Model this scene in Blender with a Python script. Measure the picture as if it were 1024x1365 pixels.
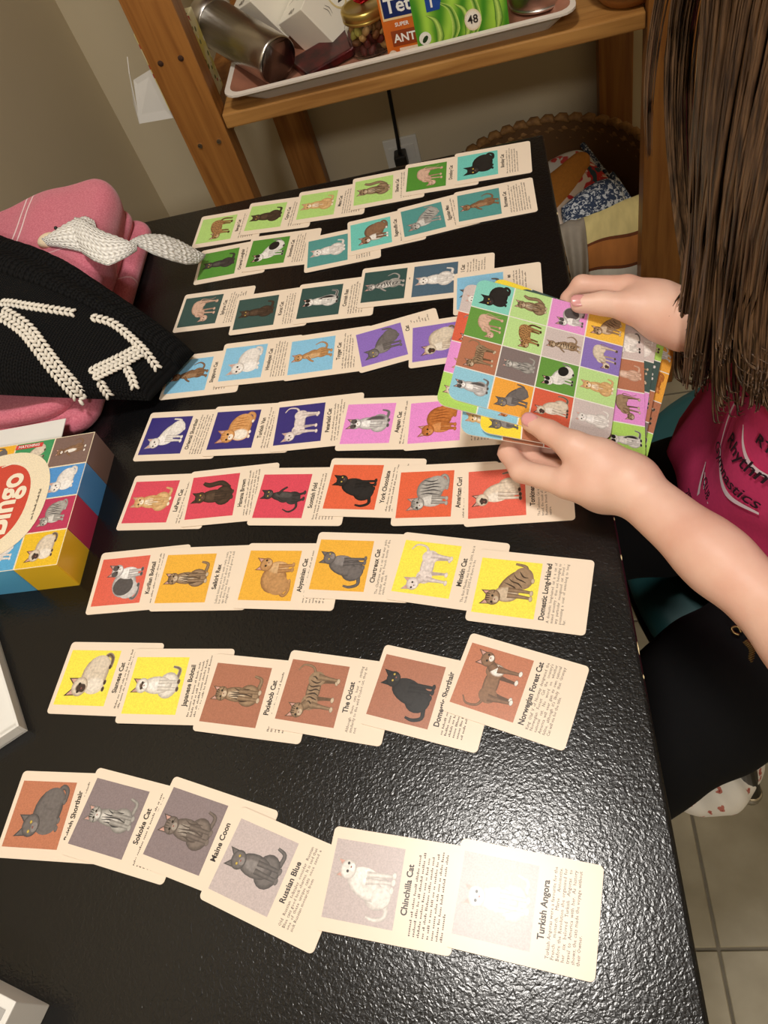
import bpy, bmesh, math, random
import numpy as np
from mathutils import Vector, Matrix, Euler

for o in list(bpy.data.objects):
    bpy.data.objects.remove(o)
SC = bpy.context.scene
COL = SC.collection
rnd = random.Random(7)

# ------------------------------------------------------------------ camera
cam_d = bpy.data.cameras.new('camera')
cam = bpy.data.objects.new('camera', cam_d)
COL.objects.link(cam)
cR = Vector((0.9713, 0.0122, -0.2375)); cU = Vector((0.1254, 0.8223, 0.5551)); cF = Vector((-0.2020, 0.5690, -0.7972))
cam.matrix_world = Matrix(((cR.x, cU.x, -cF.x, 0.0), (cR.y, cU.y, -cF.y, 0.0), (cR.z, cU.z, -cF.z, 1.2807), (0, 0, 0, 1)))
cam_d.sensor_fit = 'HORIZONTAL'
cam_d.sensor_width = 36.0
cam_d.lens = 1049.8 * 36.0 / 1024.0
cam_d.clip_start = 0.02
SC.camera = cam

# ------------------------------------------------------------------ world, lamps, exposure
world = bpy.data.worlds.new('world')
SC.world = world
world.use_nodes = True
world.node_tree.nodes['Background'].inputs[0].default_value = (1.0, 0.9, 0.78, 1)
world.node_tree.nodes['Background'].inputs[1].default_value = 0.05

def area_lamp(loc, size, watts, color):
    d = bpy.data.lights.new('lamp_light', 'AREA')
    d.shape = 'DISK'; d.size = size; d.energy = watts; d.color = color
    o = bpy.data.objects.new('lamp_light', d)
    COL.objects.link(o)
    o.location = loc
    return o
LAMP_A = (-0.18, 0.345, 2.36)
LAMP_B = (0.05, -1.45, 2.36)
light_a = area_lamp(LAMP_A, 0.26, 14.5, (1.0, 0.955, 0.90))
light_b = area_lamp(LAMP_B, 0.30, 30.0, (1.0, 0.955, 0.90))

SC.view_settings.view_transform = 'Standard'
SC.view_settings.look = 'None'
SC.view_settings.exposure = 0.06
SC.view_settings.gamma = 1.0
SC.view_settings.use_curve_mapping = False

TZ = 0.75      # table top height
# ------------------------------------------------------------------ helpers
def lin(c):
    r = []
    for x in c[:3]:
        x = x / 255.0
        r.append(x / 12.92 if x <= 0.04045 else ((x + 0.055) / 1.055) ** 2.4)
    return tuple(r)

def tag(o, label=None, cat=None, group=None, kind=None):
    if label: o['label'] = label
    if cat: o['category'] = cat
    if group: o['group'] = group
    if kind: o['kind'] = kind
    return o

def link(o, parent=None):
    COL.objects.link(o)
    if parent is not None: o.parent = parent
    return o

def empty(name, loc=(0, 0, 0), rot=(0, 0, 0)):
    o = bpy.data.objects.new(name, None)
    COL.objects.link(o)
    o.location = loc; o.rotation_euler = rot
    o.empty_display_size = 0.02
    return o

def mesh_of(name, verts, faces, smooth=False, cols=None):
    me = bpy.data.meshes.new(name)
    me.from_pydata([tuple(v) for v in verts], [], [tuple(f) for f in faces])
    if cols is not None:
        a = me.color_attributes.new('Col', 'FLOAT_COLOR', 'POINT')
        arr = np.ones((len(verts), 4), np.float32); arr[:, :3] = np.array(cols, np.float32)[:, :3]
        a.data.foreach_set('color', arr.ravel())
    if smooth:
        me.polygons.foreach_set('use_smooth', [True] * len(me.polygons))
    me.update()
    return me

def obj(name, me, mat=None, parent=None, loc=None, rot=None):
    o = bpy.data.objects.new(name, me)
    if mat is not None and len(me.materials) == 0:
        me.materials.append(mat)
    link(o, parent)
    if loc is not None: o.location = loc
    if rot is not None: o.rotation_euler = rot
    return o

def bm_mesh(name, bm, smooth=False):
    me = bpy.data.meshes.new(name)
    bm.normal_update(); bm.to_mesh(me); bm.free()
    if smooth:
        me.polygons.foreach_set('use_smooth', [True] * len(me.polygons))
    return me

def box_bm(bm, lo, hi, bevel=0.0, seg=2, mtx=None):
    r = bmesh.ops.create_cube(bm, size=1.0)
    vs = r['verts']
    for v in vs:
        v.co = Vector([lo[i] + (v.co[i] + 0.5) * (hi[i] - lo[i]) for i in range(3)])
    if bevel > 0:
        es = list({e for v in vs for e in v.link_edges})
        nv = bmesh.ops.bevel(bm, geom=es, offset=bevel, segments=seg, profile=0.6, affect='EDGES')
        vs = list({v for f in nv['faces'] for v in f.verts} | {v for v in vs if v.is_valid})
    if mtx is not None:
        bmesh.ops.transform(bm, matrix=mtx, verts=[v for v in vs if v.is_valid])
    return bm

def box(name, lo, hi, mat, parent=None, bevel=0.0, seg=2, loc=None, rot=None):
    bm = bmesh.new(); box_bm(bm, lo, hi, bevel, seg)
    return obj(name, bm_mesh(name, bm), mat, parent, loc, rot)

def lathe(name, prof, mat, parent=None, n=32, loc=None, rot=None, smooth=True, close=False):
    vs, fs = [], []
    for (r, z) in prof:
        for i in range(n):
            a = 2 * math.pi * i / n
            vs.append((r * math.cos(a), r * math.sin(a), z))
    m = len(prof)
    for k in range(m - 1 if not close else m):
        k2 = (k + 1) % m
        for i in range(n):
            j = (i + 1) % n
            fs.append((k * n + i, k * n + j, k2 * n + j, k2 * n + i))
    if not close:
        if prof[0][0] > 1e-6: fs.append(tuple(reversed(range(n))))
        if prof[-1][0] > 1e-6: fs.append(tuple((m - 1) * n + i for i in range(n)))
    me = mesh_of(name, vs, fs, smooth)
    return obj(name, me, mat, parent, loc, rot)

def catmull(pts, n):
    P = [np.array(p, float) for p in pts]
    P = [2 * P[0] - P[1]] + P + [2 * P[-1] - P[-2]]
    out = []
    for i in range(1, len(P) - 2):
        for k in range(n):
            t = k / n
            out.append(0.5 * ((2 * P[i]) + (-P[i - 1] + P[i + 1]) * t + (2 * P[i - 1] - 5 * P[i] + 4 * P[i + 1] - P[i + 2]) * t * t + (-P[i - 1] + 3 * P[i] - 3 * P[i + 1] + P[i + 2]) * t ** 3))
    out.append(P[-2])
    return out

def tube_geo(pts, radii, n=8, verts=None, faces=None, flat=1.0, up=(0, 0, 1)):
    if verts is None: verts, faces = [], []
    base = len(verts)
    m = len(pts)
    pts = [Vector(p) for p in pts]
    ref = Vector(up)
    if hasattr(radii, '__len__') and len(radii) != m:
        radii = list(np.interp(np.linspace(0, 1, m), np.linspace(0, 1, len(radii)), radii))
    for i, p in enumerate(pts):
        t = (pts[min(i + 1, m - 1)] - pts[max(i - 1, 0)])
        if t.length < 1e-9: t = Vector((0, 0, 1))
        t.normalize()
        s = t.cross(ref)
        if s.length < 1e-4: s = t.cross(Vector((1, 0.3, 0)))
        s.normalize(); u = s.cross(t)
        r = radii[i] if hasattr(radii, '__len__') else radii
        for k in range(n):
            a = 2 * math.pi * k / n
            verts.append(p + s * (r * math.cos(a)) + u * (r * flat * math.sin(a)))
    for i in range(m - 1):
        for k in range(n):
            k2 = (k + 1) % n
            faces.append((base + i * n + k, base + i * n + k2, base + (i + 1) * n + k2, base + (i + 1) * n + k))
    faces.append(tuple(base + k for k in reversed(range(n))))
    faces.append(tuple(base + (m - 1) * n + k for k in range(n)))
    return verts, faces

def tube(name, pts, radii, mat, parent=None, n=10, smooth=True, flat=1.0):
    v, f = tube_geo(pts, radii, n, flat=flat)
    return obj(name, mesh_of(name, v, f, smooth), mat, parent)

# ------------------------------------------------------------------ materials
def nodes_of(name):
    m = bpy.data.materials.new(name)
    m.use_nodes = True
    nt = m.node_tree
    return m, nt, nt.nodes['Principled BSDF']

def mat(name, rgb, rough=0.5, metal=0.0, var=0.0, vscale=40.0, bump=0.0, bscale=200.0, bdist=0.001, spec=0.5, coat=0.0, rgb2=None, stretch=(1, 1, 1), sss=0.0, detail=4.0):
    m, nt, b = nodes_of(name)
    c = lin(rgb)
    b.inputs['Base Color'].default_value = (*c, 1)
    b.inputs['Roughness'].default_value = rough
    b.inputs['Metallic'].default_value = metal
    b.inputs['Specular IOR Level'].default_value = spec
    b.inputs['Coat Weight'].default_value = coat
    if sss:
        b.inputs['Subsurface Weight'].default_value = sss
        b.inputs['Subsurface Radius'].default_value = (0.012, 0.004, 0.002)
        b.inputs['Subsurface Scale'].default_value = 0.6
    if var > 0 or bump > 0 or rgb2:
        tc = nt.nodes.new('ShaderNodeTexCoord')
        mp = nt.nodes.new('ShaderNodeMapping')
        mp.inputs['Scale'].default_value = stretch
        nt.links.new(tc.outputs['Object'], mp.inputs['Vector'])
    if var > 0 or rgb2:
        n = nt.nodes.new('ShaderNodeTexNoise')
        n.inputs['Scale'].default_value = vscale; n.inputs['Detail'].default_value = detail
        nt.links.new(mp.outputs['Vector'], n.inputs['Vector'])
        rp = nt.nodes.new('ShaderNodeValToRGB')
        rp.color_ramp.elements[0].position = 0.3; rp.color_ramp.elements[1].position = 0.7
        c2 = lin(rgb2) if rgb2 else tuple(x * (1 - var) for x in c)
        c1 = c if rgb2 else tuple(min(1, x * (1 + var)) for x in c)
        rp.color_ramp.elements[0].color = (*c2, 1); rp.color_ramp.elements[1].color = (*c1, 1)
        nt.links.new(n.outputs['Fac'], rp.inputs['Fac'])
        nt.links.new(rp.outputs['Color'], b.inputs['Base Color'])
    if bump > 0:
        n2 = nt.nodes.new('ShaderNodeTexNoise')
        n2.inputs['Scale'].default_value = bscale; n2.inputs['Detail'].default_value = 3.0
        nt.links.new(mp.outputs['Vector'], n2.inputs['Vector'])
        bp = nt.nodes.new('ShaderNodeBump')
        bp.inputs['Strength'].default_value = bump; bp.inputs['Distance'].default_value = bdist
        nt.links.new(n2.outputs['Fac'], bp.inputs['Height'])
        nt.links.new(bp.outputs['Normal'], b.inputs['Normal'])
    return m

def print_mat(name, rough=0.31, grain=0.12, gscale=900.0, spec=0.5):
    m, nt, b = nodes_of(name)
    a = nt.nodes.new('ShaderNodeVertexColor'); a.layer_name = 'Col'
    tc = nt.nodes.new('ShaderNodeTexCoord')
    n = nt.nodes.new('ShaderNodeTexNoise'); n.inputs['Scale'].default_value = gscale; n.inputs['Detail'].default_value = 4
    nt.links.new(tc.outputs['Object'], n.inputs['Vector'])
    mr = nt.nodes.new('ShaderNodeMapRange')
    mr.inputs[1].default_value = 0.3; mr.inputs[2].default_value = 0.7
    mr.inputs[3].default_value = 1 - grain; mr.inputs[4].default_value = 1 + grain
    nt.links.new(n.outputs['Fac'], mr.inputs[0])
    mx = nt.nodes.new('ShaderNodeVectorMath'); mx.operation = 'SCALE'
    nt.links.new(a.outputs['Color'], mx.inputs[0]); nt.links.new(mr.outputs[0], mx.inputs['Scale'])
    nt.links.new(mx.outputs['Vector'], b.inputs['Base Color'])
    b.inputs['Roughness'].default_value = rough
    b.inputs['Specular IOR Level'].default_value = spec
    return m

def wood_mat(name, rgb, rgb2, axis=2, scale=26.0, rough=0.45):
    m, nt, b = nodes_of(name)
    tc = nt.nodes.new('ShaderNodeTexCoord'); mp = nt.nodes.new('ShaderNodeMapping')
    s = [1.0, 1.0, 1.0]; s[axis] = 0.06
    mp.inputs['Scale'].default_value = s
    nt.links.new(tc.outputs['Object'], mp.inputs['Vector'])
    w = nt.nodes.new('ShaderNodeTexNoise'); w.inputs['Scale'].default_value = scale * 3; w.inputs['Detail'].default_value = 6; w.inputs['Distortion'].default_value = 0.6
    nt.links.new(mp.outputs['Vector'], w.inputs['Vector'])
    rp = nt.nodes.new('ShaderNodeValToRGB')
    rp.color_ramp.elements[0].position = 0.32; rp.color_ramp.elements[1].position = 0.66
    rp.color_ramp.elements[0].color = (*lin(rgb2), 1); rp.color_ramp.elements[1].color = (*lin(rgb), 1)
    nt.links.new(w.outputs['Fac'], rp.inputs['Fac'])
    nt.links.new(rp.outputs['Color'], b.inputs['Base Color'])
    bp = nt.nodes.new('ShaderNodeBump'); bp.inputs['Strength'].default_value = 0.15; bp.inputs['Distance'].default_value = 0.001
    nt.links.new(w.outputs['Fac'], bp.inputs['Height']); nt.links.new(bp.outputs['Normal'], b.inputs['Normal'])
    b.inputs['Roughness'].default_value = rough
    return m

M = {}
M['wall'] = mat('wall_paint', (206, 192, 162), 0.85, var=0.03, vscale=3, bump=0.1, bscale=160)
M['ceiling'] = mat('ceiling_paint', (232, 228, 218), 0.9)
M['base'] = mat('baseboard_paint', (222, 214, 198), 0.5)
M['grout'] = mat('grout', (112, 104, 88), 0.8, var=0.1, vscale=60)
M['tile'] = mat('vinyl_tile', (170, 160, 136), 0.42, rgb2=(132, 122, 98), vscale=9, bump=0.12, bscale=40, detail=8)
M['wood'] = wood_mat('shelf_pine', (164, 110, 52), (130, 80, 34))
M['woodx'] = wood_mat('board_pine', (186, 136, 74), (150, 102, 50), axis=0)
M['steel'] = mat('brushed_steel', (196, 192, 186), 0.28, 1.0, bump=0.05, bscale=60, stretch=(1, 1, 0.02))
M['darksteel'] = mat('dark_metal_disc', (52, 50, 50), 0.25, 0.9)
M['screw'] = mat('screw_zinc', (190, 184, 170), 0.3, 1.0)
M['hole'] = mat('drilled_hole', (60, 34, 16), 0.9)
M['black_plastic'] = mat('black_plastic', (20, 20, 20), 0.45)
M['white_plastic'] = mat('white_plastic', (226, 224, 216), 0.35)
M['paper_white'] = mat('white_paper', (228, 226, 220), 0.6, var=0.02, vscale=30)
M['card_stock'] = mat('cream_card', (238, 221, 200), 0.31, var=0.012, vscale=20)
M['card_edge'] = mat('bingo_card_edge', (236, 232, 222), 0.4)
M['print'] = print_mat('printed_ink')
M['fur_print'] = print_mat('printed_fur', 0.31, 0.17, 420.0)
M['ink'] = mat('black_ink', (40, 32, 28), 0.4)
M['ink_soft'] = mat('grey_ink', (92, 78, 68), 0.4)
M['skin'] = mat('skin', (226, 186, 166), 0.5, rgb2=(214, 164, 144), vscale=26, sss=0.08, bump=0.10, bscale=520, bdist=0.0008)
M['nail'] = mat('nail', (214, 152, 150), 0.22)
M['tee'] = mat('pink_jersey', (206, 52, 104), 0.85, var=0.05, vscale=300, bump=0.15, bscale=900, bdist=0.0005)
M['tee_ink'] = mat('shirt_print_dark', (40, 16, 30), 0.7)
M['tee_white'] = mat('shirt_print_white', (238, 214, 222), 0.7)
M['trouser'] = mat('black_cloth', (7, 7, 8), 0.9, bump=0.12, bscale=500, bdist=0.0006, spec=0.2)
M['brass'] = mat('brass', (128, 106, 70), 0.42, 1.0)
M['teal'] = mat('teal_vinyl', (40, 86, 88), 0.4, var=0.06, vscale=12, bump=0.05, bscale=300)
M['black_metal'] = mat('black_enamel', (18, 18, 18), 0.3, 0.3)
M['chrome'] = mat('chrome_tip', (200, 196, 188), 0.2, 1.0)

def rrect_pts(w, h, r, seg=5):
    pts = []
    for (cx, cy, a0) in ((w - r, h - r, 0), (r, h - r, 90), (r, r, 180), (w - r, r, 270)):
        for k in range(seg + 1):
            a = math.radians(a0 + 90 * k / seg)
            pts.append((cx + r * math.cos(a), cy + r * math.sin(a)))
    return pts

def prism(pts, z0, z1):
    n = len(pts)
    v = [(x, y, z0) for x, y in pts] + [(x, y, z1) for x, y in pts]
    f = [tuple(reversed(range(n))), tuple(range(n, 2 * n))]
    f += [(i, (i + 1) % n, n + (i + 1) % n, n + i) for i in range(n)]
    return v, f

_tx = None
def text_geo(body, size, width=None, justify=False, bold=0.0, res=2, line=1.0, align='CENTER', shear=0.0):
    """flat text mesh in the xy plane: (verts Nx3, faces)"""
    cu = bpy.data.curves.new('lettering', 'FONT')
    cu.body = body; cu.size = size; cu.resolution_u = res; cu.offset = bold * size; cu.space_line = line
    cu.fill_mode = 'FRONT'; cu.shear = shear
    cu.align_x = 'JUSTIFY' if justify else align
    if width: cu.text_boxes[0].width = width
    o = bpy.data.objects.new('lettering', cu)
    COL.objects.link(o)
    dg = bpy.context.evaluated_depsgraph_get()
    ev = o.evaluated_get(dg)
    me = ev.to_mesh()
    v = np.empty(len(me.vertices) * 3); me.vertices.foreach_get('co', v); v = v.reshape(-1, 3).copy()
    f = [tuple(p.vertices) for p in me.polygons]
    ev.to_mesh_clear()
    bpy.data.objects.remove(o); bpy.data.curves.remove(cu)
    return v, f

def text_obj(name, body, size, mat_, parent, mtx, **kw):
    v, f = text_geo(body, size, **kw)
    if not len(v): return None
    m = np.array(mtx)
    v4 = np.c_[v, np.ones(len(v))] @ m.T
    return obj(name, mesh_of(name, v4[:, :3], f), mat_, parent)

# ---- flat printed pictures -------------------------------------------------
class Flat:
    def __init__(s): s.v = []; s.c = []; s.f = []; s.n = 0
    def z(s): s.n += 1; return s.n * 7e-6
    def ell(s, cx, cy, rx, ry, rot=0.0, col=(1, 1, 1), rim=None, n=18, mid=0.72):
        z = s.z(); b = len(s.v); rim = rim or col
        ca, sa = math.cos(rot), math.sin(rot)
        s.v.append((cx, cy, z)); s.c.append(col)
        for q, cc in ((mid, col), (1.0, rim)):
            for i in range(n):
                a = 2 * math.pi * i / n; x = rx * q * math.cos(a); y = ry * q * math.sin(a)
                s.v.append((cx + x * ca - y * sa, cy + x * sa + y * ca, z)); s.c.append(cc)
        for i in range(n):
            j = (i + 1) % n
            s.f.append((b, b + 1 + i, b + 1 + j)); s.f.append((b + 1 + i, b + 1 + n + i, b + 1 + n + j, b + 1 + j))
    def stroke(s, pts, w, col, rim=None, n=5):
        rim = rim or col
        P = catmull(pts, n); m = len(P); z = s.z(); b = len(s.v)
        for i, p in enumerate(P):
            t = P[min(i + 1, m - 1)] - P[max(i - 1, 0)]; t = t / (np.hypot(*t) + 1e-9); nn = np.array((-t[1], t[0]))
            u = i / (m - 1) * (len(w) - 1); k = min(int(u), len(w) - 2); ww = (w[k] + (w[k + 1] - w[k]) * (u - k)) / 2
            for q, cc in ((-1, rim), (0, col), (1, rim)):
                x = p + nn * ww * q
                s.v.append((x[0], x[1], z)); s.c.append(cc)
        for i in range(m - 1):
            for q in (0, 1):
                a = b + 3 * i + q; s.f.append((a, a + 3, a + 4, a + 1))
    def poly(s, pts, col):
        z = s.z(); b = len(s.v)
        for p in pts: s.v.append((p[0], p[1], z)); s.c.append(col)
        s.f.append(tuple(range(b, b + len(pts))))
    def mesh(s, name, mtx):
        v = np.array(s.v, float); m = np.array(mtx)
        w = v @ m[:3, :3].T + m[:3, 3]
        w[:, 2] = m[2, 3] + v[:, 2]
        return mesh_of(name, w, s.f, cols=s.c)

def L3(*c): return lin(c)
PAL = {  # base, rim, points (ears, face, paws, tail), belly, stripe
    'leopard': (L3(176, 132, 84), L3(120, 84, 50), L3(70, 48, 32), L3(206, 178, 140), L3(62, 42, 28)),
    'tabby': (L3(158, 132, 104), L3(104, 82, 62), L3(84, 66, 52), L3(202, 182, 156), L3(66, 50, 38)),
    'silver': (L3(172, 168, 162), L3(116, 112, 108), L3(78, 76, 76), L3(212, 208, 202), L3(62, 60, 62)),
    'darkbrown': (L3(74, 58, 46), L3(46, 36, 30), L3(44, 34, 28), L3(88, 70, 56), None),
    'brown': (L3(142, 106, 76), L3(98, 70, 50), L3(66, 46, 36), L3(164, 130, 98), None),
    'tan': (L3(190, 144, 94), L3(146, 102, 62), L3(120, 80, 50), L3(212, 174, 128), None),
    'cream': (L3(222, 184, 132), L3(190, 146, 94), L3(206, 160, 108), L3(240, 228, 206), L3(196, 148, 92)),
    'orange': (L3(190, 116, 58), L3(148, 84, 38), L3(164, 96, 46), L3(212, 146, 90), L3(150, 84, 38)),
    'orangewhite': (L3(214, 158, 100), L3(176, 120, 70), L3(196, 136, 84), L3(240, 230, 216), L3(180, 120, 66)),
    'pink': (L3(214, 178, 156), L3(172, 134, 114), L3(136, 102, 90), L3(226, 196, 178), None),
    'palepink': (L3(226, 214, 208), L3(184, 168, 164), L3(150, 120, 112), L3(238, 230, 226), None),
    'black': (L3(40, 38, 38), L3(22, 21, 21), L3(24, 22, 22), L3(58, 55, 54), None),
    'charcoal': (L3(62, 58, 58), L3(38, 35, 35), L3(34, 31, 31), L3(84, 80, 78), None),
    'tuxedo': (L3(228, 224, 218), L3(180, 176, 172), L3(34, 32, 32), L3(240, 236, 230), None),
    'white': (L3(232, 226, 220), L3(188, 180, 174), L3(206, 180, 170), L3(242, 238, 234), None),
    'whitepoint': (L3(230, 224, 214), L3(184, 174, 164), L3(92, 74, 64), L3(242, 238, 232), None),
    'greywhite': (L3(206, 202, 200), L3(150, 146, 146), L3(86, 82, 82), L3(240, 238, 236), None),
    'brownwhite': (L3(142, 108, 82), L3(98, 72, 54), L3(78, 58, 46), L3(236, 230, 222), None),
    'siamese': (L3(218, 204, 184), L3(170, 150, 130), L3(70, 54, 48), L3(232, 222, 208), None),
    'grey': (L3(112, 106, 104), L3(76, 72, 72), L3(70, 66, 66), L3(138, 132, 130), None),
    'greybrown': (L3(124, 112, 104), L3(84, 74, 70), L3(72, 62, 58), L3(160, 150, 140), L3(84, 74, 68)),
}
DARKFACE = {'siamese', 'tuxedo', 'greywhite', 'whitepoint'}
def cat_print(fl, pose, pal, mirror=False, ox=0.0, oy=0.0, sc=1.0):
    base, rim, pt, belly, stripe = PAL[pal]
    mx = -1 if mirror else 1
    def T(p): return (ox + sc * mx * p[0], oy + sc * p[1])
    def E(cx, cy, rx, ry, rot=0.0, col=base, rm=rim, n=18):
        x, y = T((cx, cy)); fl.ell(x, y, rx * sc, ry * sc, rot * mx, col, rm, n)
    def S(pts, w, col=base, rm=rim, n=4): fl.stroke([T(p) for p in pts], [q * sc for q in w], col, rm, n)
    def Pg(pts, col): fl.poly([T(p) for p in (pts if not mirror else pts[::-1])], col)
    pinkear = L3(206, 160, 148)
    eye = L3(40, 32, 24) if pal not in ('black', 'charcoal', 'darkbrown', 'grey') else L3(206, 178, 84)
    def bands(cx, cy, rx, ry, rot, k=6):
        if not stripe: return
        for i in range(k):
            t = -0.75 + 1.5 * i / (k - 1)
            hh = ry * math.sqrt(max(0.05, 1 - t * t)) * 0.9
            pts = []
            for q in (-1, -0.3, 0.35, 0.95):
                x = rx * t + 0.02 * math.sin(3 * q + i); y = hh * q
                pts.append((cx + x * math.cos(rot) - y * math.sin(rot), cy + x * math.sin(rot) + y * math.cos(rot)))
            S(pts, [0.008, 0.026, 0.022, 0.006], stripe, stripe, 3)
    def head(hx, hy, r, look=0.0):
        ear = pt if pal in DARKFACE else base
        for s in (-1, 1):
            Pg([(hx + s * r * 0.95, hy + r * 0.25), (hx + s * r * 0.98 + look * r * 0.1, hy + r * 1.55), (hx + s * r * 0.18, hy + r * 0.8)][::(1 if s > 0 else -1)], rim if pal not in DARKFACE else pt)
            Pg([(hx + s * r * 0.84, hy + r * 0.45), (hx + s * r * 0.88 + look * r * 0.1, hy + r * 1.28), (hx + s * r * 0.34, hy + r * 0.8)][::(1 if s > 0 else -1)], pinkear if pal not in ('black', 'charcoal', 'darkbrown', 'grey') else ear)
        E(hx, hy, r * 1.06, r * 0.92)
        if pal in DARKFACE:
            if pal == 'siamese' or pal == 'whitepoint': E(hx + look * r * 0.2, hy - r * 0.12, r * 0.55, r * 0.6, 0, pt, base)
            else:
                E(hx - r * 0.5, hy + r * 0.35, r * 0.48, r * 0.5, 0.4, pt, pt); E(hx + r * 0.5, hy + r * 0.35, r * 0.48, r * 0.5, -0.4, pt, pt)
        if stripe:
            for q in (-0.4, -0.14, 0.14, 0.4): S([(hx + q * r, hy + r * 0.35), (hx + q * r * 1.2, hy + r * 0.85)], [0.012, 0.02], stripe, stripe, 2)
            for s in (-1, 1): S([(hx + s * r * 0.6, hy - r * 0.05), (hx + s * r * 1.0, hy - r * 0.1)], [0.016, 0.008], stripe, stripe, 2)
        E(hx + look * r * 0.25, hy - r * 0.42, r * 0.46, r * 0.34, 0, belly if pal != 'siamese' else pt, belly if pal != 'siamese' else pt, 12)
        for s in (-1, 1):
            E(hx + s * r * 0.42 + look * r * 0.22, hy + r * 0.06, r * 0.17, r * 0.15, 0, eye, L3(30, 26, 22), 10)
        E(hx + look * r * 0.28, hy - r * 0.28, r * 0.13, r * 0.09, 0, L3(150, 92, 84), L3(110, 66, 60), 8)
    tw = [0.07, 0.06, 0.04]
    soft = tuple(.7 * p + .3 * q for p, q in zip(base, rim))
    dark = pt if pal in ('siamese', 'whitepoint', 'greywhite', 'tuxedo', 'leopard') else base
    def paw(x, y): E(x, y, 0.05, 0.03, 0, belly if pal in ('brownwhite', 'orangewhite', 'cream', 'tabby') else dark, rim, 10)
    if pose in ('sit', 'sittall', 'sittail'):
        q = 0.8 if pose == 'sittall' else 1.0
        if pose == 'sittail': S([(.16, -.3), (.3, -.12), (.27, .12), (.33, .26)], [.1, .12, .12, .07], dark)
        else: S([(.12, -.34), (.28, -.35), (.33, -.22)], tw, dark)
        E(0, -.2, .23 * q, .19); E(0, -.0, .155 * q, .27)
        if pal in ('tuxedo', 'greywhite', 'brownwhite'): E(.1 * q, -.12, .09, .2, 0.2, pt, rim)
        E(-.005, .02, .085 * q, .18, 0, belly, base); bands(0, -.06, .15 * q, .24, 0, 5)
        for s in (-1, 1): S([(s * .055, -.02), (s * .06, -.2), (s * .06, -.37)], [.08, .065, .055], base); paw(s * .065, -.38)
        head(-.01, .27, .125 if pose != 'sittall' else .115)
    elif pose == 'sitside':
        S([(.22, -.32), (.36, -.33), (.42, -.2), (.4, -.08)], [.07, .06, .055, .035], dark)
        E(.1, -.19, .21, .2); E(.05, -.01, .15, .28, .35); E(-.08, .02, .11, .2, 0.1, belly if pal != 'black' else base, base)
        bands(.06, -.06, .2, .2, 0.4, 5)
        for x in (-.1, -.02): S([(x, .0), (x - .02, -.2), (x - .03, -.37)], [.09, .06, .05], base if pal != 'siamese' else belly); paw(x - .04, -.38)
        E(.14, -.24, .13, .13, 0, base, soft); paw(.04, -.37); head(-.13, .27, .12, -1)
    elif pose == 'hunch':
        S([(.3, -.2), (.4, -.3), (.3, -.37), (.12, -.37)], tw, dark)
        E(.08, -.06, .28, .24, -.15); E(.2, -.17, .19, .2, 0, base, soft); bands(.1, -.06, .24, .22, 0, 6)
        if pal == 'greywhite': E(.12, -.05, .2, .2, 0, pt, pt)
        E(-.15, -.1, .13, .2, 0, belly, base)
        for x in (-.18, -.08): S([(x, -.1), (x - .01, -.25), (x - .02, -.36)], [.09, .07, .055]); paw(x - .03, -.37)
        paw(.12, -.36); head(-.21, .14, .13, -1)
    elif pose == 'loaf':
        S([(.32, -.2), (.42, -.26), (.36, -.35), (.2, -.36)], [.09, .08, .06], dark)
        E(.06, -.1, .34, .25, -.08); E(.24, -.14, .17, .2, 0, base, soft); bands(.12, -.08, .25, .22, 0, 6)
        E(-.14, -.14, .16, .2, 0, belly if pal not in ('black', 'grey') else base, base)
        for x in (-.2, -.08): paw(x, -.34)
        paw(.2, -.35); head(-.17, .12, .165, -.6)
    elif pose == 'lean':
        S([(.25, -.25), (.4, -.22), (.44, -.05)], tw, dark)
        E(.06, -.06, .33, .17, -.6); E(.19, -.2, .2, .17, 0, base, soft); bands(.06, -.07, .3, .16, -.6, 6)
        if pal == 'tuxedo': E(.2, -.1, .16, .13, -.4, pt, pt)
        E(-.12, .02, .14, .2, .1, belly, base)
        for x in (-.14, -.04): S([(x, .0), (x + .0, -.2), (x - .01, -.36)], [.09, .065, .05]); paw(x - .02, -.37)
        paw(.16, -.36); head(-.2, .22, .13, -1)
    elif pose == 'stand':
        S([(.29, .05), (.41, .12), (.43, .28), (.33, .36)], [.05, .04, .032, .02], dark)
        for x in (-.1, .18): S([(x, .0), (x + .02, -.16), (x + .03, -.32)], [.1, .06, .045], rim); paw(x + .02, -.33)
        E(.04, .02, .28, .115); E(-.16, .03, .13, .135, 0, base, soft); E(.22, .01, .13, .14, 0, base, soft); bands(.04, .02, .27, .12, 0, 7)
        if pal == 'brownwhite': E(-.18, 0, .1, .12, 0, belly, base)
        for x in (-.2, .26): S([(x, .0), (x - .01, -.18), (x - .02, -.34)], [.12, .065, .048]); paw(x - .03, -.35)
        S([(-.18, .05), (-.26, .13), (-.3, .17)], [.16, .13, .12]); head(-.31, .19, .115, -1)
    elif pose == 'stretch':
        S([(.08, -.26), (.26, -.3), (.36, -.18), (.3, -.04)], [.055, .045, .04, .02], dark)
        E(.02, -.04, .115, .3, .12); E(.05, -.2, .15, .15, 0, base, soft); E(-.02, -.0, .07, .2, .1, belly, base); bands(.03, -.05, .28, .12, 1.6, 7)
        for x in (-.04, .1): S([(x, -.18), (x + .01, -.3), (x - .02, -.4)], [.1, .06, .05]); paw(x - .03, -.41)
        S([(-.03, .12), (-.14, .04), (-.2, -.04)], [.07, .05, .04]); S([(.05, .12), (.13, .0), (.12, -.1)], [.07, .05, .04])
        head(-.03, .31, .105, -.4)
    elif pose == 'arch':
        S([(.3, .0), (.41, -.12), (.38, -.36)], [.07, .06, .05], dark)
        for x in (-.08, .2): S([(x, -.02), (x, -.2), (x - .02, -.34)], [.1, .06, .05], rim)
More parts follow.
